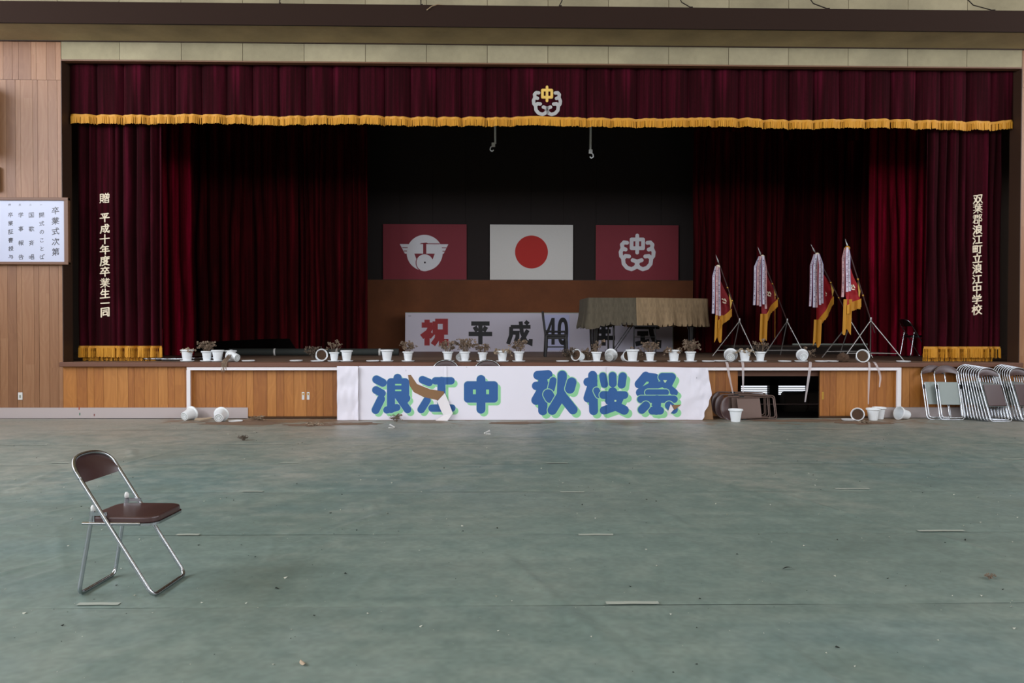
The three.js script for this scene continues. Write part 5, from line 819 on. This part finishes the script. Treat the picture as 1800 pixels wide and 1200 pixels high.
// ---------------------------------------------------------------- spilled earth, debris, tape, cables
{
  const heap = (label, x, z, a, b, h, sd, withBits) => { const nz = noise2(32, sd); const t = thing('soil_heap', label, 'soil', [x, 0, z]); part(t, 'earth', grid(48, 12, (u, v) => { const an = u * 6.2832, w = 0.65 + 0.6 * nz(5 + Math.cos(an) * 3, 5 + Math.sin(an) * 3), r = v * w; const hh = h * Math.pow(Math.max(0, 1 - v), 1.3) * (0.3 + 1.2 * nz(9 + Math.cos(an) * r * 6, 9 + Math.sin(an) * r * 6)); return [Math.cos(an) * a * r, 0.0035 + hh, Math.sin(an) * b * r]; }), M.soilPale); if (withBits) { const g = plantGeo(withBits, sd); g.scale(0.9, 0.3, 0.9); g.translate(0, -0.03, 0); part(t, 'dry_bits', g, M.dryPale); } };
  heap('brown earth spilled along the floor below the left lying pots', -4.1, 0.75, 0.75, 0.28, 0.018, 1); heap('earth with pale dry stems on the floor left of the banner', -2.85, 1.0, 0.42, 0.22, 0.02, 2, 'droop');
  heap('earth at the end of the left baseboard with dry leaves', -3.9, 0.42, 0.3, 0.14, 0.03, 3, 'bush'); heap('earth spilled before the spilling pot at the right', 6.0, 0.8, 0.55, 0.22, 0.016, 4, 'droop'); heap('earth streak on the floor before the dark opening', 4.9, 0.45, 0.8, 0.18, 0.012, 5); heap('small earth patch on the floor below the middle of the banner', 0.3, 0.75, 0.5, 0.16, 0.008, 6); heap('thin earth patch on the floor below the left end of the banner', -2.2, 0.85, 0.5, 0.2, 0.01, 7);
  const clump = (label, x, z, sd, k = 0.35, y = -0.045, mat = M.dry) => { const g = plants.bush[sd % 3].clone(); const t = thing('dry_clump', label, 'dead plant', [x, y * 1, z]); const p = part(t, 'dried_plant', g, mat); p.scale.set(k, k * 0.7, k); p.position.y = -0.15 * k * 0.7 - y * 0.99; };
  clump('small dry leaf clump on the open floor below the left end of the banner', -3.394, 2.714, 1, 0.45, -0.045, M.dryDark); clump('dry root clump against the banner foot under the first blue character', -1.62, 0.52, 2, 0.75); clump('tiny dry leaf on the floor near the right edge of the picture', 2.986, 8.775, 0, 0.2, -0.03);
  const dl = grid(6, 3, (u, v) => [(u - 0.5) * 0.075, 0.004 + 0.012 * Math.sin(u * 3.14), (v - 0.5) * 0.02 * Math.sin(u * 3.0 + 0.07)]); solo('dark_leaf', 'single dark curled leaf on the green floor at the right', 'leaf', dl, M.black, [1.832, 0.001, 8.574], 0.1);
  const pp = grid(6, 6, (u, v) => [(u - 0.5) * 0.032 * (0.6 + 0.4 * Math.sin(v * 3.1)), 0.007 + 0.012 * Math.sin(u * 3.14) * (0.5 + 0.5 * n64(v * 5, u * 3)), (v - 0.5) * 0.075 * (0.8 + 0.2 * Math.sin(u * 3.1))]); solo('paper_scrap', 'small crumpled pale scrap on the floor near the bottom of the picture', 'scrap', pp.scale(0.7, 0.8, 0.7), M.dryPale, [-0.861, 0.001, 9.941], 0.6);
  const shuttle = (label, x, z, ry) => { const t = thing('shuttlecock', label, 'shuttlecock', [x, 0.031, z], ry, 'shuttlecocks on the floor'); part(t, 'cork', new THREE.SphereGeometry(0.013, 12, 8).scale(1.2, 1, 1).translate(-0.04, -0.014, 0), M.plasticWhite); part(t, 'band', rod([-0.035, -0.013, 0], [-0.03, -0.012, 0], 0.0135, 12), M.greyBox); const f = []; for (let i = 0; i < 14; i++) { const a = i / 14 * 6.283; const q = new THREE.PlaneGeometry(0.07, 0.014); q.translate(0.035, 0, 0); q.rotateZ(0.3); q.translate(-0.032, 0.012, 0); q.rotateX(a); q.rotateZ(0.16); q.translate(0, -0.012, 0); f.push(q); } part(t, 'feathers', f, M.plasticWhite); };
  shuttle('white shuttlecock on the floor below the torn left part of the banner', -1.58, 1.37, 2.8); shuttle('white shuttlecock on the floor below the middle of the banner', -0.11, 2.1, 0.2);
  const tapes = [[-2.16, 9.137, 0.225, 'before the lone chair'], [0.752, 9.168, 0.29, 'nearest the bottom, right of centre'], [-2.24, 7.669, 0.166, 'just behind the lone chair legs'], [0.735, 7.715, 0.253, 'in the second row from the bottom, centre'], [3.33, 7.64, 0.35, 'in the second row from the bottom, far right'], [-2.243, 6.12, 0.194, 'in the third row, right of the lone chair back'], [0.71, 6.187, 0.221, 'in the third row from the bottom, centre'], [3.37, 6.067, 0.323, 'in the third row from the bottom, right'], [-4.864, 4.523, 0.19, 'in the far row, left of the lone chair back'], [-2.315, 4.555, 0.19, 'in the far row, left of centre'], [0.69, 4.592, 0.243, 'in the far row, centre'], [2.21, 4.496, 0.29, 'in the far row, right of centre'], [6.05, 4.383, 0.3, 'in the far row, at the right picture edge']];
  for (const [x, z, w, l] of tapes) solo('tape_strip', 'pale tape strip on floor ' + l, 'tape', grid(10, 2, (u, v) => [(u - 0.5) * w, 0.0042 + 0.0006 * n64(u * 9 + x, v), (0.5 - v) * 0.042 + 0.002 * Math.sin(u * 9)]), M.tape, [x, 0, z], 0, 'tape strips on the floor');
  // fine litter on the sheet: crumbs nobody could count
  const crumb = new THREE.TetrahedronGeometry(1, 0), dark = new THREE.InstancedMesh(crumb, std(0x22261f, 0.9), 700), pale = new THREE.InstancedMesh(crumb, std(0xb4b6a8, 0.8), 1300);
  const mx = new THREE.Object3D(); for (const [im, n] of [[dark, 700], [pale, 1300]]) { for (let i = 0; i < n; i++) { const z = i % 3 ? rr(5.5, 11.5) : rr(0.6, 6); mx.position.set(rr(-6.5, 7.5), 0.005, z); const s = Math.pow(rnd(), 5) * 0.009 + 0.0028; mx.scale.set(s * rr(0.7, 1.8), s * 0.5, s); mx.rotation.set(rr(-0.3, 0.3), rr(0, 6), rr(-0.3, 0.3)); mx.updateMatrix(); im.setMatrixAt(i, mx.matrix); } shadowed(im); scene.add(im); }
  dark.name = 'dark_crumbs'; dark.userData = { kind: 'stuff', label: 'dark crumbs of litter scattered over the green floor', category: 'litter' }; pale.name = 'pale_crumbs'; pale.userData = { kind: 'stuff', label: 'pale crumbs of litter scattered over the green floor', category: 'litter' };
  // clear tape strips hanging from the stage edge
  const hang = (label, pts, w = 0.05) => { const c = new THREE.CatmullRomCurve3(pts.map((p) => V(...p))); const q = c.getPoints(16); solo('clear_tape', label, 'tape', grid(2, 16, (u, v) => { const k = q[Math.round((1 - v) * 16)], ww = w * (0.65 + 0.35 * Math.cos((1 - v) * 2.2)); return [k.x + (u - 0.5) * ww, k.y, k.z + (u - 0.5) * 0.012 * Math.sin(v * 5)]; }), M.clear, [0, 0, 0], 0, 'clear tape hanging from the stage edge'); };
  hang('clear tape strip hanging by the door left of the opening', [[3.9, 0.951, -0.02], [3.914, 0.948, 0.1], [3.95, 0.75, 0.115], [4.014, 0.43, 0.13]]); hang('clear tape strip hanging at the left edge of the dark opening', [[4.18, 0.951, -0.02], [4.185, 0.948, 0.1], [4.19, 0.75, 0.115], [4.19, 0.44, 0.12]]);
  hang('clear tape strip hanging over the right part of the dark opening', [[5.35, 0.951, -0.02], [5.342, 0.948, 0.1], [5.31, 0.7, 0.115], [5.25, 0.28, 0.12]], 0.055); hang('clear tape strip hanging straight down right of the opening, the longer of two', [[6.35, 0.951, -0.02], [6.347, 0.948, 0.1], [6.34, 0.6, 0.115], [6.333, 0.24, 0.12]], 0.04); hang('clear tape strip hanging crooked right of the opening, the shorter of two', [[6.43, 0.951, -0.02], [6.445, 0.948, 0.1], [6.534, 0.725, 0.115], [6.516, 0.531, 0.13]], 0.045);
  // loose wires lying over the ledge against the cream panels
  for (const [x, l, dx] of [[-3.42, 'loose dark wire over the ledge, leftmost', -0.05], [-1.19, 'loose dark wire over the ledge left of the emblem', -0.02], [1.01, 'dark strap and wire over the ledge above the emblem', 0.06], [3.1, 'loose dark wire over the ledge right of the emblem', -0.08], [5.3, 'loose dark wire with a loop over the ledge, second from the right', -0.12], [7.98, 'loose dark wire with a loop over the ledge, rightmost', -0.16]]) solo('wire', l, 'wire', [sweep([V(dx * 4, 1.2, -0.66), V(dx * 2, 0.6, -0.5), V(dx, 0.2, -0.25), V(0, 0.03, -0.02), V(0.03, 0.012, 0.03)], 0.009, 6)], M.trimDark, [x, 6.622, 0.78], 0, 'wires over the ledge');
  solo('cable_scrap', 'bit of pale cord curling over the ledge left of the emblem', 'cord', sweep([V(-0.12, -0.09, 0.06), V(-0.04, -0.03, 0.065), V(0.05, 0.012, 0.03), V(0.12, 0.02, -0.02)], 0.008, 6), M.clothBeige, [-0.97, 6.622, 0.78]);
  // things stored in the dark under the stage
  { const t = thing('storage_bundle', 'big canvas bundle stored under the stage before the right vent', 'bundle', [7.75, -0.6, -6.6]); part(t, 'wrapped_roll', rod([-0.42, 0.27, 0], [0.5, 0.27, 0], 0.26, 18), M.underDark); part(t, 'strap', rod([0.1, 0.27, 0], [0.14, 0.27, 0], 0.264, 18), M.frame); }
  for (const [x, y, z, l] of [[5.9, -0.6, -3.4, 'low dark trolley stored under the stage, seen through the opening']]) { const t = thing('storage_trolley', l, 'trolley', [x, y, z]); part(t, 'deck', box(-0.6, 1.2, 0.12, 0.2, -0.4, 0.4), M.brownMetal); part(t, 'rail', [rod([-0.6, 0.2, 0.4], [-0.6, 0.55, 0.4], 0.015), rod([1.2, 0.2, 0.4], [1.2, 0.55, 0.4], 0.015), rod([-0.6, 0.55, 0.4], [1.2, 0.55, 0.4], 0.015)], M.brownMetal); for (const wx of [-0.5, 1.1]) part(t, 'wheel', rod([wx, 0.06, 0.3], [wx, 0.06, 0.36], 0.06, 12), M.rubber); }
}
renderer.render(scene, camera);
